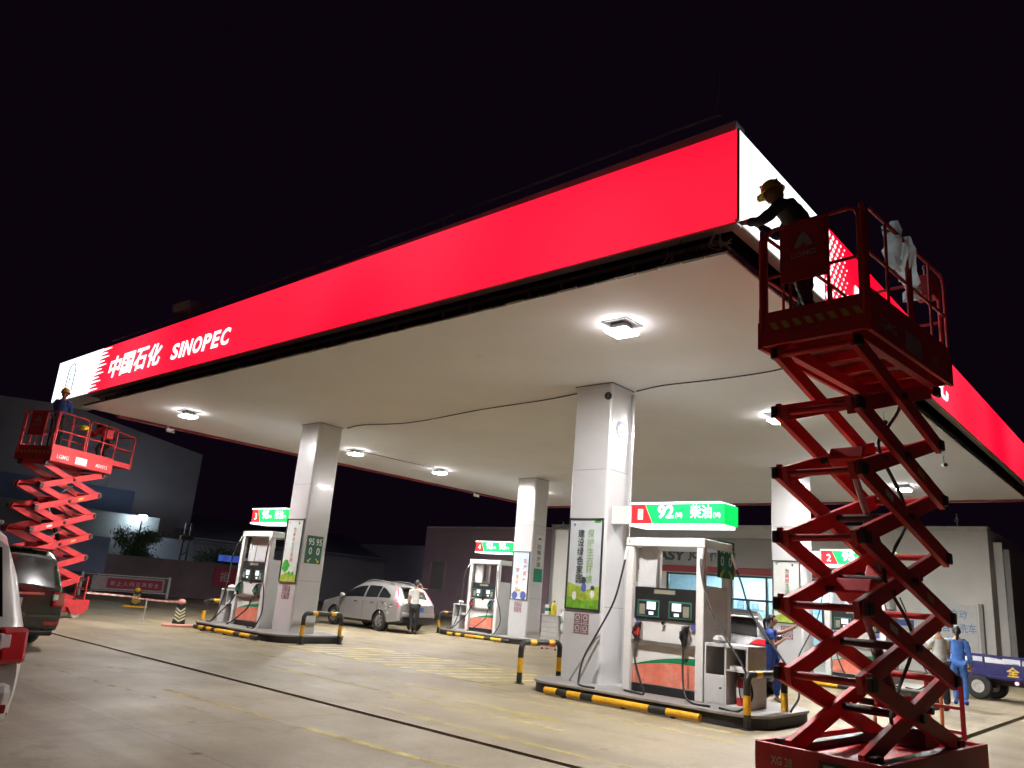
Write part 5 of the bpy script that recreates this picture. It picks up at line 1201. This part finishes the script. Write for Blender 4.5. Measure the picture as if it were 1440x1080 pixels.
# two vans at the left edge, tails towards +x
VAN = [(2.30,.36,.62,.68,.60,.55,.46),(2.22,.26,.78,.84,.82,.76,.60),(1.75,.24,.92,1.00,.90,.85,.66),(1.30,.24,1.0,1.12,.92,.88,.70),(.55,.24,1.04,1.66,.925,.89,.68),(.1,.24,1.05,1.76,.925,.895,.69),(-1.5,.24,1.07,1.78,.925,.895,.69),(-2.15,.26,1.07,1.72,.92,.89,.68),(-2.26,.28,1.05,1.64,.915,.885,.68),(-2.40,.32,.98,1.06,.905,.87,.78),(-2.46,.36,.90,.96,.87,.83,.76)]
def van(loc, label, paint, lampmat, scale):
    t = vehicle('parked_van', label, 'van', loc, PI, Car(VAN), paint, (1.42,-1.40), .33, .21, ((.95,.15,.1,.8),(.05,-1.0,.08,.9),(-1.1,-2.0,.08,.9)), (1.2,.6,.9), (-2.27,-2.39,.92), 'black')
    for s in (-1, 1):
        b = MB(); b.box((-2.40,s*.78,.86), (.16,.24,.27), rotm(0,.10,s*-.35)); b.build('tail_lamp', Mt['taillamp'], t, bevel=.04)
        b = MB(); b.box((-2.475,s*.73,.90), (.05,.11,.12), rotm(0,.10,s*-.35)); b.build('lamp_clear', Mt['lamp_clear'], t, bevel=.02)
        b = MB(); b.box((-2.52,s*.72,.44), (.03,.22,.06)); b.build('reflector', Mt['taillamp'], t, bevel=.01)
    b = MB(); b.box((-2.45,0,.46), (.14,1.72,.30)); b.build('rear_bumper', Mt[paint], t, bevel=.06)
    b = MB(); b.box((-2.44,0,.27), (.12,1.60,.10)); b.build('bumper_skirt', Mt['black'], t, bevel=.03)
    b = MB(); b.box((-2.475,0,.80), (.02,.46,.15)); b.build('number_plate', Mt['grey_metal'], t)
    b = MB(); b.box((-2.47,0,.955), (.03,1.1,.045)); b.build('chrome_strip', Mt['chrome'], t, bevel=.01)
    b = MB(); b.lathe([(.05,0),(.065,0),(.065,.015),(.05,.015)], (-2.485,0,1.0), 'x', 20); b.bar((-2.478,-.05,1.0),(-2.478,.05,1.0),.01,.02); b.bar((-2.478,0,.95),(-2.478,0,1.05),.01,.02); b.build('badge', Mt['chrome'], t)
    b = MB(); b.bar((-2.32,-.05,1.20), (-2.40,.45,1.10), .02, .02); b.build('wiper', Mt['black'], t)
    b = MB(); b.box((-2.2,0,1.745), (.20,1.2,.03)); b.build('roof_spoiler', Mt[paint], t, bevel=.012)
    t.scale = scale
    return t
van((-5.78,-6.45,0), 'white van at the left edge, its tail lamp nearest the camera', 'whitecar', 'taillamp', (1,1.06,1.05))
van((-14.6,-3.0,0), 'dark grey van behind the white van, reflecting the red sign', 'greycar', 'taillamp', (1,1.06,.98))
# blue cargo tricycle at the right edge
Mt['truckblue'] = pm('truck_blue', (.025,.025,.13), .4, 0, .15, 4, coat=.2, dirt=.3); Mt['truckyellow'] = pm('truck_yellow', (.70,.45,.04), .5)
t = thing('cargo_tricycle', 'blue cargo tricycle truck with yellow characters at the right edge', 'truck', (1.10,15.6,0), -.2); t.scale = (.85,.85,.85)
W2 = .62
b = MB(); b.b2((-3.0,-W2,.62), (1.0,W2,.68)); b.build('bed_floor', Mt['truckblue'], t)
for s in (-1, 1):
    for k in range(4):
        b = MB(); b.b2((-3.0+k*1.0+.01,s*W2-.02,.69), (-2.0+k*1.0-.01,s*W2+.02,1.02)); b.build('side_board', Mt['truckblue'], t, bevel=.006)
        b = MB(); b.b2((-3.0+k*1.0-.02,s*W2-.03,.60), (-3.0+k*1.0+.02,s*W2+.03,1.24)); b.build('stake', Mt['truckblue'], t)
    b = MB(); b.b2((-3.02,s*W2-.02,1.20), (1.0,s*W2+.02,1.245)); b.build('top_rail', Mt['truckblue'], t)
    for k in range(3):
        b = MB(); b.b2((-2.86+k*.9,s*W2-.012,1.05), (-2.3+k*.9,s*W2+.012,1.17)); b.build('side_plate', Mt['cloudy'], t)
b = MB(); b.b2((-3.03,-W2,.69), (-2.99,W2,1.05)); b.build('tail_board', Mt['truckblue'], t, bevel=.006)
for k, ch in enumerate('安全'):
    text('painted_character', ch, Mt['truckyellow'], t, (-2.7+k*1.3,-W2-.021,.72), (1,0,0), (0,0,1), .34, .27, .03, .003)
    text('painted_character', ch, Mt['truckyellow'], t, (2.7-k*1.3-2.0,W2+.021,.72), (-1,0,0), (0,0,1), .34, .27, .03, .003)
b = MB(); b.bar((-2.9,-.35,.52), (2.2,-.3,.5), .08, .12); b.bar((-2.9,.35,.52), (2.2,.3,.5), .08, .12); b.bar((-2.2,-.55,.36),(-2.2,.55,.36),.09,.09); b.build('chassis', Mt['lift_dark'], t)
for wx, ys in ((-2.2,(-.55,.55)), (2.1,(0,))):
    for y in ys:
        w_ = MB(); w_.lathe([(.18,-.09),(.32,-.09),(.36,-.05),(.36,.05),(.32,.09),(.18,.09)], (wx,y,.36), 'y', 24); wh = w_.build('wheel', Mt['rubber'], t, True)
        w_ = MB(); w_.lathe([(0,-.05),(.08,-.05),(.10,-.075),(.18,-.085),(.18,.085),(.10,.075),(.08,.05),(0,.05)], (wx,y,.36), 'y', 20); w_.build('rim', Mt['tyre_white'], wh, True)
b = MB(); b.b2((1.05,-.5,.6), (1.9,.5,.85)); b.b2((1.05,-.5,.86),(1.15,.5,1.7)); b.b2((1.0,-.55,1.72),(2.3,.55,1.78)); b.bar((2.25,-.45,.7),(2.1,-.45,1.72),.05,.05); b.bar((2.25,.45,.7),(2.1,.45,1.72),.05,.05); b.build('cab', Mt['truckblue'], t, bevel=.02)
b = MB(); b.tube(curve3([(2.1,0,.36),(2.05,0,.8),(1.9,0,1.1)],4), .04, 8); b.tube([(1.85,-.35,1.15),(1.95,0,1.1),(1.85,.35,1.15)], .02, 8); b.build('fork', Mt['lift_dark'], t, True)
b = MB(); b.cyl((-1.15,-.665,.56), (-1.15,-.62,.56), .05, 12); b.build('tail_lamp', em('tricycle_lamp', (1,.25,.3), 1.2), t)
# ================================================================== STORE AND BUILDINGS BEHIND
YS = 26.0
Mt['store_wall'] = pm('cream_render', (.82,.81,.77), .7, 0, .06, .6, .1, 30, dirt=.2, dirtcol=(.4,.37,.33)); Mt['store_sign'] = pm('grey_sign_band', (.34,.33,.32), .6, 0, .08, 1)
Mt['store_red'] = pm('dark_red_band', (.30,.03,.04), .5); Mt['purple_wall'] = pm('plum_render', (.54,.39,.46), .75, 0, .12, .5, .1, 20, dirt=.2, dirtcol=(.1,.06,.07)); Mt['mullion'] = pm('dark_mullion', (.03,.055,.06), .4, .3)
Mt['shop_floor'] = pm('shop_floor', (.5,.5,.5), .3); Mt['shop_light'] = em('shop_lamp', (.82,.95,1.0), 42.0, (.8,.8,.8), 0); Mt['shop_wall'] = pm('shop_wall', (.55,.66,.72), .6)
Mt['pane'] = glass('shop_glass', (.86,.95,.97))
st = thing('store', 'low cream convenience store with a lit window row behind the pumps', 'store', (0,YS,0))
X0, X1, HS = -22.9, -2.2, 5.28
def S(name, lo, hi, mat, par=None, bev=0): b = MB(); b.b2(lo, hi); return b.build(name, Mt[mat], par or st, bevel=bev)
WX0, WX1, WZ0, WZ1 = -15.8, -5.95, .45, 3.22
S('wall', (X0,0,0), (WX0,.3,HS), 'store_wall'); S('wall', (WX1,0,0), (X1,.3,HS), 'store_wall')
S('wall', (WX0,0,WZ1), (WX1,.3,HS), 'store_wall'); S('wall', (WX0,0,0), (WX1,.3,WZ0), 'store_wall')
S('side_wall', (X1-.3,.31,0), (X1,9,HS), 'store_wall'); S('side_wall', (X0,.31,0), (X0+.3,9,HS), 'store_wall'); S('roof', (X0,.0,HS+.002), (X1,9,HS+.12), 'coping')
S('parapet_cap', (X0-.05,-.06,HS+.121), (X1+.05,.35,HS+.18), 'coping')
S('sign_band', (-17.3,-.10,3.56), (-9.2,-.005,4.86), 'store_sign'); S('red_band', (-17.3,-.12,3.26), (WX1,-.005,3.54), 'store_red')
S('shop_floor', (X0+.31,.31,.0), (X1-.31,8.9,.06), 'shop_floor'); S('back_wall', (X0+.31,5.0,.061), (X1-.31,5.1,HS-.1), 'shop_wall'); S('ceiling', (X0+.31,.31,3.45), (X1-.31,4.99,3.5), 'shop_wall')
for k in range(6):
    S('ceiling_lamp', (-15.4+k*1.7,1.2,3.38), (-14.2+k*1.7,1.5,3.448), 'shop_light'); S('ceiling_lamp', (-15.4+k*1.7,3.2,3.38), (-14.2+k*1.7,3.5,3.448), 'shop_light')
cols = [pm('goods%d' % i, c, .6, 0, .3, 14) for i, c in enumerate(((.5,.22,.2),(.3,.42,.52),(.6,.55,.35),(.3,.45,.38),(.65,.65,.65),(.2,.26,.42)))]
random.seed(5)
for k in range(9):
    x = -15.6+k*1.08
    sh = S('shelf_unit', (x,3.9,.062), (x+.95,4.4,2.3), 'shop_wall')
    for r in range(4):
        for q in range(3):
            b = MB(); z = .25+r*.52; b.b2((x+.04+q*.3,3.78,z), (x+.30+q*.3,3.895,z+random.uniform(.2,.42))); b.build('goods', random.choice(cols), sh)
S('counter', (-11.0,1.6,.062), (-8.8,2.2,1.1), 'shop_wall'); S('fridge', (-7.9,3.2,.062), (-6.6,3.88,2.2), 'white_metal')
b = MB(); b.b2((-10.2,1.55,1.15),(-9.6,1.59,1.5)); b.build('till_screen', Mt['screen_blue'], st)
n = 6; pw = (WX1-WX0)/n
for k in range(n):
    xa = WX0+k*pw
    wn = S('window', (xa+.03,.13,WZ0+.03), (xa+pw-.03,.17,WZ0+.08), 'mullion')
    for lo, hi in (((xa,.06,WZ0),(xa+.09,.22,WZ1)), ((xa+.09,.08,2.12),(xa+pw,.20,2.22)), ((xa+.09,.08,WZ1-.08),(xa+pw,.20,WZ1)), ((xa+pw*.5-.04,.08,WZ0+.09),(xa+pw*.5+.04,.20,2.119))):
        b = MB(); b.b2(lo, hi); b.build('mullion', Mt['mullion'], wn)
    for lo, hi in (((xa+.092,.14,2.222),(xa+pw-.002,.146,WZ1-.082)), ((xa+.092,.14,WZ0+.082),(xa+pw*.5-.042,.146,2.118)), ((xa+pw*.5+.042,.14,WZ0+.082),(xa+pw-.002,.146,2.118))):
        b = MB(); b.b2(lo, hi); b.build('pane', Mt['pane'], wn)
xs = -16.6
for s_, wd in (('EASY',1.85),('JOY',1.0),('便',.34),('利',.34),('店',.36)):
    text('sign_letters', s_, Mt['ink'], st, (xs,-.101,3.78), (1,0,0), (0,0,1), wd, .46, .045, .006, .1 if s_ in ('EASY','JOY') else 0); xs += wd+(.14 if s_ in ('EASY','JOY') else .12)
WS_INK = pm('faded_blue_ink', (.30,.42,.60), .6)
S('wall_sign', (-4.0,-.04,.75), (-2.75,-.002,2.55), 'cloudy')
for r, row in enumerate(('全自动','自助洗车','欢迎')):
    text('wall_sign_characters', row, WS_INK, st, (-3.9,-.042,2.02-r*.50), (1,0,0), (0,0,1), .28*len(row), .34, .02, .004)
S('entrance_post', (-2.62,-.32,0), (-2.5,-.05,2.6), 'store_sign')
S('blue_panel', (-5.85,-.03,1.45), (-4.9,-.002,2.0), 'cloudy'); S('blue_strip', (-5.85,-.034,1.62), (-4.9,-.031,1.85), 'ink_blue')
cctv((-3.2,YS+.1,5.95), -1.5, 'small white camera on the right of the store roof'); cctv((-19.6,YS-3.4,5.2), -1.2, 'small white camera above the cream pillar behind the left rear column')
b = MB(); b.cyl((-3.2,YS+.1,HS+.18), (-3.2,YS+.1,5.95), .03, 8); o = b.build('camera_post', Mt['steel_grey']); tag(o, 'short pole holding the camera on the store roof', 'pole')
# lower wing to the right, plum block to the left, cream pylon between
t = thing('side_wing', 'lower cream wing receding behind the right end of the store', 'building', (-2.19,YS,0))
b = MB(); b.b2((.01,.8,0), (.30,20,4.95)); b.build('wall', Mt['store_wall'], t); b = MB(); b.b2((.31,.9,0),(.5,20,4.7)); b.build('downpipe_panel', Mt['store_sign'], t)
t = thing('plum_building', 'plain dark plum block with a narrow window behind the silver car', 'building', (-33,YS,0))
def T(name, lo, hi, mat): b = MB(); b.b2(lo, hi); return b.build(name, Mt[mat], t)
T('wall', (0,0,0), (.6,.3,5.2), 'purple_wall'); T('wall', (2.0,0,0), (10.05,.3,5.2), 'purple_wall'); T('wall', (.6,0,0), (2.0,.3,1.45), 'purple_wall'); T('wall', (.6,0,3.2), (2.0,.3,5.2), 'purple_wall')
wn = T('window', (.62,.1,1.47), (1.98,.16,3.18), 'store_sign')
for lo, hi in (((.55,-.05,1.40),(.72,.08,3.25)), ((1.88,-.05,1.40),(2.05,.08,3.25)), ((.725,-.05,3.12),(1.875,.08,3.25)), ((.725,-.05,1.40),(1.875,.08,1.52))):
    b = MB(); b.b2(lo, hi); b.build('window_frame', Mt['purple_wall'], wn)
T('side_wall', (0,.31,0), (.3,8,5.2), 'purple_wall'); T('roof', (0,0,5.202), (10.05,8,5.3), 'coping')
o = MB().b2((-19.8,22.3,0), (-17.3,23.2,4.78)).build('entrance_pylon', Mt['store_wall']); tag(o, 'tall cream rendered pillar behind the left rear column', 'pillar')
o = MB().b2((-60,33,0), (-33.2,33.4,4.6)).build('boundary_wall', pm('dusky_wall', (.46,.40,.54), .8, 0, .15, .4)); tag(o, 'dark dusky boundary wall behind the silver car', 'wall')
t = thing('street_lamp', 'small lit white lamp above the dark wall left of the plum block', 'lamp', (-38,31.5,0))
b = MB(); b.cyl((0,0,0), (0,0,4.55), .05, 8); b.build('pole', Mt['lift_dark'], t); b = MB(); b.box((.1,-.1,4.65), (.5,.3,.12)); b.build('head', em('street_lamp_lit', (.9,.95,1), 14), t, bevel=.03)
# ------------------------------------------------------------------ far left: shed, yard wall, banners, tree, flood lamp
Mt['shed_wall'] = pm('shed_sheet', (.40,.39,.43), .7, 0, .12, .3); Mt['shed_blue'] = pm('shed_blue_band', (.16,.21,.34), .7, 0, .2, .5); Mt['shed_roof'] = pm('grey_roof', (.30,.33,.36), .6, 0, .1, .4); Mt['yardwall'] = pm('dark_brick_render', (.17,.125,.14), .85, 0, .2, .8, .2, 15); Mt['palewall'] = pm('pale_wall', (.30,.33,.33), .7, 0, .12, .8)
t = thing('big_shed', 'tall dark blue-grey shed gable behind the far left lift', 'building', (-47,-12,0))
b = MB(); b.prism([(0,0),(29.5,0),(29.5,9.1),(20.6,10.5),(0,9.0)], (0,0,0), (0,1,0), (0,0,1), -10); b.build('wall', Mt['shed_wall'], t)
b = MB(); b.b2((.002,0,4.6), (.06,25.5,6.0)); b.build('blue_band', Mt['shed_blue'], t)
for k in range(14):
    b = MB(); b.b2((.002,.6+k*2.1,6.05), (.03,.68+k*2.1,9.0)); b.build('sheet_seam', Mt['shed_wall'], t)
t = thing('grey_annex', 'low grey annex with a pale roof right of the shed', 'building', (-45,17,0))
b = MB(); b.b2((-6,0,0), (0,16,3.5)); b.build('wall', Mt['shed_wall'], t); b = MB(); b.add([(.4,-.4,3.3),(.4,16.4,3.3),(-6,16.4,5.3),(-6,-.4,5.3),(.4,-.4,3.2),(.4,16.4,3.2),(-6,16.4,5.2),(-6,-.4,5.2)],[(0,1,2,3),(7,6,5,4),(0,4,5,1),(1,5,6,2),(2,6,7,3),(3,7,4,0)]); b.build('roof', Mt['shed_roof'], t)
o = MB().b2((-43.4,8.6,0), (-43.0,13.6,4.3)).build('pale_wall', Mt['palewall']); tag(o, 'pale wall lit by the white flood lamp', 'wall')
t = thing('lean_to_roof', 'grey sloping lean-to roof behind the yard wall', 'shelter', (-41.5,11.6,0))
b = MB(); b.add([(0,0,1.9),(0,4.2,1.9),(-1.4,4.2,3.2),(-1.4,1.2,3.2),(0,0,1.8),(0,4.2,1.8),(-1.4,4.2,3.1),(-1.4,1.2,3.1)],[(0,1,2,3),(7,6,5,4),(0,4,5,1),(1,5,6,2),(2,6,7,3),(3,7,4,0)]); b.build('roof', Mt['shed_roof'], t); b = MB(); b.cyl((-.2,.5,0),(-.2,.5,1.85),.05,8); b.cyl((-.2,3.8,0),(-.2,3.8,1.85),.05,8); b.build('post', Mt['lift_dark'], t)
o = MB().b2((-38.3,-16,0), (-38.0,21,1.95)).build('yard_wall', Mt['yardwall']); tag(o, 'dark low yard wall at the far left', 'wall')
t = thing('flood_lamp', 'bright white flood lamp on a pole before the pale wall', 'lamp', (-42.3,12.25,0))
b = MB(); b.cyl((0,0,0), (0,0,4.05), .05, 8); b.build('pole', Mt['lift_dark'], t)
b = MB(); b.box((.05,0,4.17), (.16,.42,.28)); b.build('head', em('flood_lamp_lit', (.75,.88,1.0), 60), t, bevel=.02)
# blue board
t = thing('blue_hoarding', 'plain blue hoarding panel behind the far left lift', 'board', (-37.6,6.9,0))
b = MB(); b.b2((0,-3.6,1.0), (.08,1.9,2.75)); b.build('panel', Mt['shed_blue'], t); b = MB(); b.cyl((.04,-3.4,0),(.04,-3.4,1.0),.05,8); b.cyl((.04,1.7,0),(.04,1.7,1.0),.05,8); b.build('leg', Mt['steel_grey'], t)
# banners
Mt['banner_red'] = pm('banner_red', (.34,.035,.07), .7, 0, .1, 3); Mt['banner_pale'] = pm('banner_pale', (.42,.36,.38), .7)
t = thing('framed_banner', 'red framed banner on two white posts before the yard wall', 'banner', (-35.2,6.95,0), PI/2)
for x in (0,4.15):
    b = MB(); b.cyl((x,0,0), (x,0,1.05), .06, 10); b.build('post', Mt['cloudy'], t, True)
b = MB(); b.b2((.45,-.03,.30), (3.9,.0,.92)); b.build('board', Mt['banner_pale'], t); b = MB(); b.b2((1.15,-.034,.38), (3.8,-.031,.84)); b.build('red_field', Mt['banner_red'], t)
for k, ch in enumerate('禁止入内注意安全'): text('banner_character', ch, Mt['banner_pale'], t, (1.3+k*.30,-.035,.5), (1,0,0), (0,0,1), .22, .22, .02, .003)
b = MB(); b.tube([(0,0,.98),(4.15,0,.98)], .02, 6); b.tube([(0,0,.25),(4.15,0,.25)], .02, 6); b.build('rail', Mt['cloudy'], t)
t = thing('wall_banner', 'dark red banner with pale characters on the yard wall', 'banner', (-37.95,14.9,0), PI/2)
b = MB(); b.b2((0,-.02,.75), (6.4,0,1.75)); b.build('cloth', Mt['banner_red'], t)
for k, ch in enumerate('拒绝酒驾平安'): text('banner_character', ch, Mt['banner_pale'], t, (.35+k*.98,-.021,.98), (1,0,0), (0,0,1), .62, .55, .02, .003)
t = thing('blue_shop_sign', 'long blue lit sign above the red wall banner', 'sign', (-38.6,15.4,0), PI/2)
b = MB(); b.b2((0,0,2.1), (7.0,.1,2.45)); b.build('panel', em('blue_sign_lit', (.08,.16,.75), .30, (.05,.08,.3), .4, 2), t); b = MB(); b.bar((.3,.05,0),(.3,.05,2.1),.08,.08); b.bar((6.5,.05,0),(6.5,.05,2.1),.08,.08); b.build('post', Mt['lift_dark'], t)
# mast
t = thing('lattice_mast', 'dark lattice utility mast behind the yard wall', 'mast', (-39.2,13.55,0))
for yy in (-.2,.2):
    b = MB(); b.bar((0,yy,0), (0,yy*.8,4.0), .07, .07); b.build('leg', Mt['lift_dark'], t)
for k in range(5):
    b = MB(); b.bar((0,-.2,.7+k*.75), (0,.2,.95+k*.75), .05, .05); b.build('brace', Mt['lift_dark'], t)
b = MB(); b.box((0,0,3.2), (.2,.7,.25)); b.build('box', Mt['lift_dark'], t)
# shrub tree lit by the flood lamp
def tree(loc, h, r, n, label, seed, mats):
    random.seed(seed); t = thing('small_tree', label, 'tree', loc)
    b = MB(); b.tube(curve3([(0,0,0),(.05,.03,h*.3),(-.04,.05,h*.6),(.02,0,h*.9)],4), [.09*(1-k/15) for k in range(13)], 7)
    for k in range(7):
        a = random.uniform(0,6.28); z = h*random.uniform(.35,.75); b.tube([(0,0,z),(math.cos(a)*r*.45,math.sin(a)*r*.45,z+.35),(math.cos(a)*r*.85,math.sin(a)*r*.85,z+.5)], [.04,.025,.01], 5)
    b.build('trunk', Mt['lift_dark'], t, True)
    c = MB(); cl = [(random.uniform(-1,1)*r*.7, random.uniform(-1,1)*r*.7, h*random.uniform(.55,1.05)) for _ in range(16)]
    for k in range(n):
        q = random.choice(cl); d = Vector((random.gauss(0,1),random.gauss(0,1),random.gauss(0,.8)))*r*.2; p_ = Vector(q)+d
        R = rotm(random.uniform(0,6),random.uniform(0,6),random.uniform(0,6)); l = random.uniform(.05,.11)
        c.add([p_+R@Vector(v) for v in ((-l,0,0),(0,-l*.35,.01),(l,0,0),(0,l*.35,.01))], [(0,1,2,3)])
    c.build('crown', mats, t)
Mt['foliage'] = pm('foliage', (.05,.10,.035), .6, 0, .4, 4)
tree((-39.6,10.9,0), 3.0, 1.15, 4000, 'leafy green shrub tree in front of the flood-lit pale wall', 3, Mt['foliage'])
tree((-39.8,16.6,0), 2.6, 1.6, 4000, 'dark leafy tree above the red wall banner', 4, Mt['foliage'])
tree((-39.6,8.9,0), 1.9, .6, 500, 'small dark shrub left of the leafy tree', 8, Mt['foliage'])
# ================================================================== CHEVRON POSTS AND TAPE
Mt['pink'] = pm('faded_red_plastic', (.58,.26,.22), .6, 0, .15, 6, dirt=.3); Mt['chev'] = pm('pale_chevron', (.62,.64,.42), .5); Mt['tape'] = pm('barrier_tape', (.60,.48,.42), .6, 0, .3, 3)
def chevron(loc, label, h, mats):
    t = thing('chevron_post', label, 'post', loc, 1.1)
    b = MB(); b.prism(rrect(-.42,.42,-.30,.30,.1), (0,0,0), (1,0,0), (0,1,0), .07); b.build('base', Mt[mats[0]], t, bevel=.02)
    b = MB(); b.add([(-.17,-.05,.07),(.17,-.05,.07),(.17,.05,.07),(-.17,.05,.07),(-.12,-.04,h),(.12,-.04,h),(.12,.04,h),(-.12,.04,h)],[(0,3,2,1),(4,5,6,7),(0,1,5,4),(1,2,6,5),(2,3,7,6),(3,0,4,7)]); b.build('panel', Mt['black'], t, bevel=.01)
    for f in (-1, 1):
        for k in range(4):
            z = .15+k*(h-.28)/4; wv = .15-.01*k
            b = MB(); b.prism([(-wv,z+.06),(0,z-.03),(wv,z+.06),(wv,z+.115),(0,z+.025),(-wv,z+.115)], (0,f*(.058-.0035*k),0), (1,0,0) if f < 0 else (-1,0,0), (0,0,1), .004); b.build('chevron', Mt[mats[1]], t)
    b = MB(); b.ball((0,0,h+.03), (.11,.08,.09), 10, 7); b.build('cap', Mt[mats[0]], t, True)
chevron((-17.95,3.15,0), 'chevron warning post on a faded red base before the left front island', .62, ('pink','chev'))
chevron((-26.7,5.8,0), 'small yellow chevron post far left under the barrier tape', .60, ('yellow','hazard_yellow'))
t = thing('barrier_tape', 'red and white barrier tape strung from the left lift to the chevron post', 'tape', (0,0,0))
b = MB(); P = curve3([(-19.3,1.1,.72),(-20.0,2.3,.66),(-18.9,2.9,.62),(-17.95,3.15,.66)],8)
for i in range(len(P)-1):
    a, c = P[i], P[i+1]; b.add([a+Vector((0,0,.025)), c+Vector((0,0,.025)), c-Vector((0,0,.025)), a-Vector((0,0,.025))], [(0,1,2,3)], i % 2)
b.build('strip', [Mt['tape'], Mt['pink']], t)
b = MB(); b.cyl((-19.25,2.75,0), (-19.25,2.75,.66), .02, 8); b.build('support', Mt['steel_grey'], t)
# orange work barrier seen past the near lift
t = thing('orange_barrier', 'low orange tube barrier beyond the near lift base', 'barrier', (-.15,6.6,0), .5)
Mt['orange'] = pm('orange_paint', (.55,.13,.04), .45, 0, .15, 8, dirt=.3)
for a, c in (((-.5,0,0),(-.5,0,.85)), ((.5,0,0),(.5,0,.85))):
    b = MB(); b.cyl(a, c, .028, 8); b.build('post', Mt['orange'], t, True)
for z in (.42,.84):
    b = MB(); b.cyl((-.5,0,z), (.5,0,z), .024, 8); b.build('bar', Mt['orange'], t, True)
for x in (-.5,.5):
    b = MB(); b.bar((x,-.25,.02), (x,.25,.02), .06, .04); b.build('foot', Mt['orange'], t)
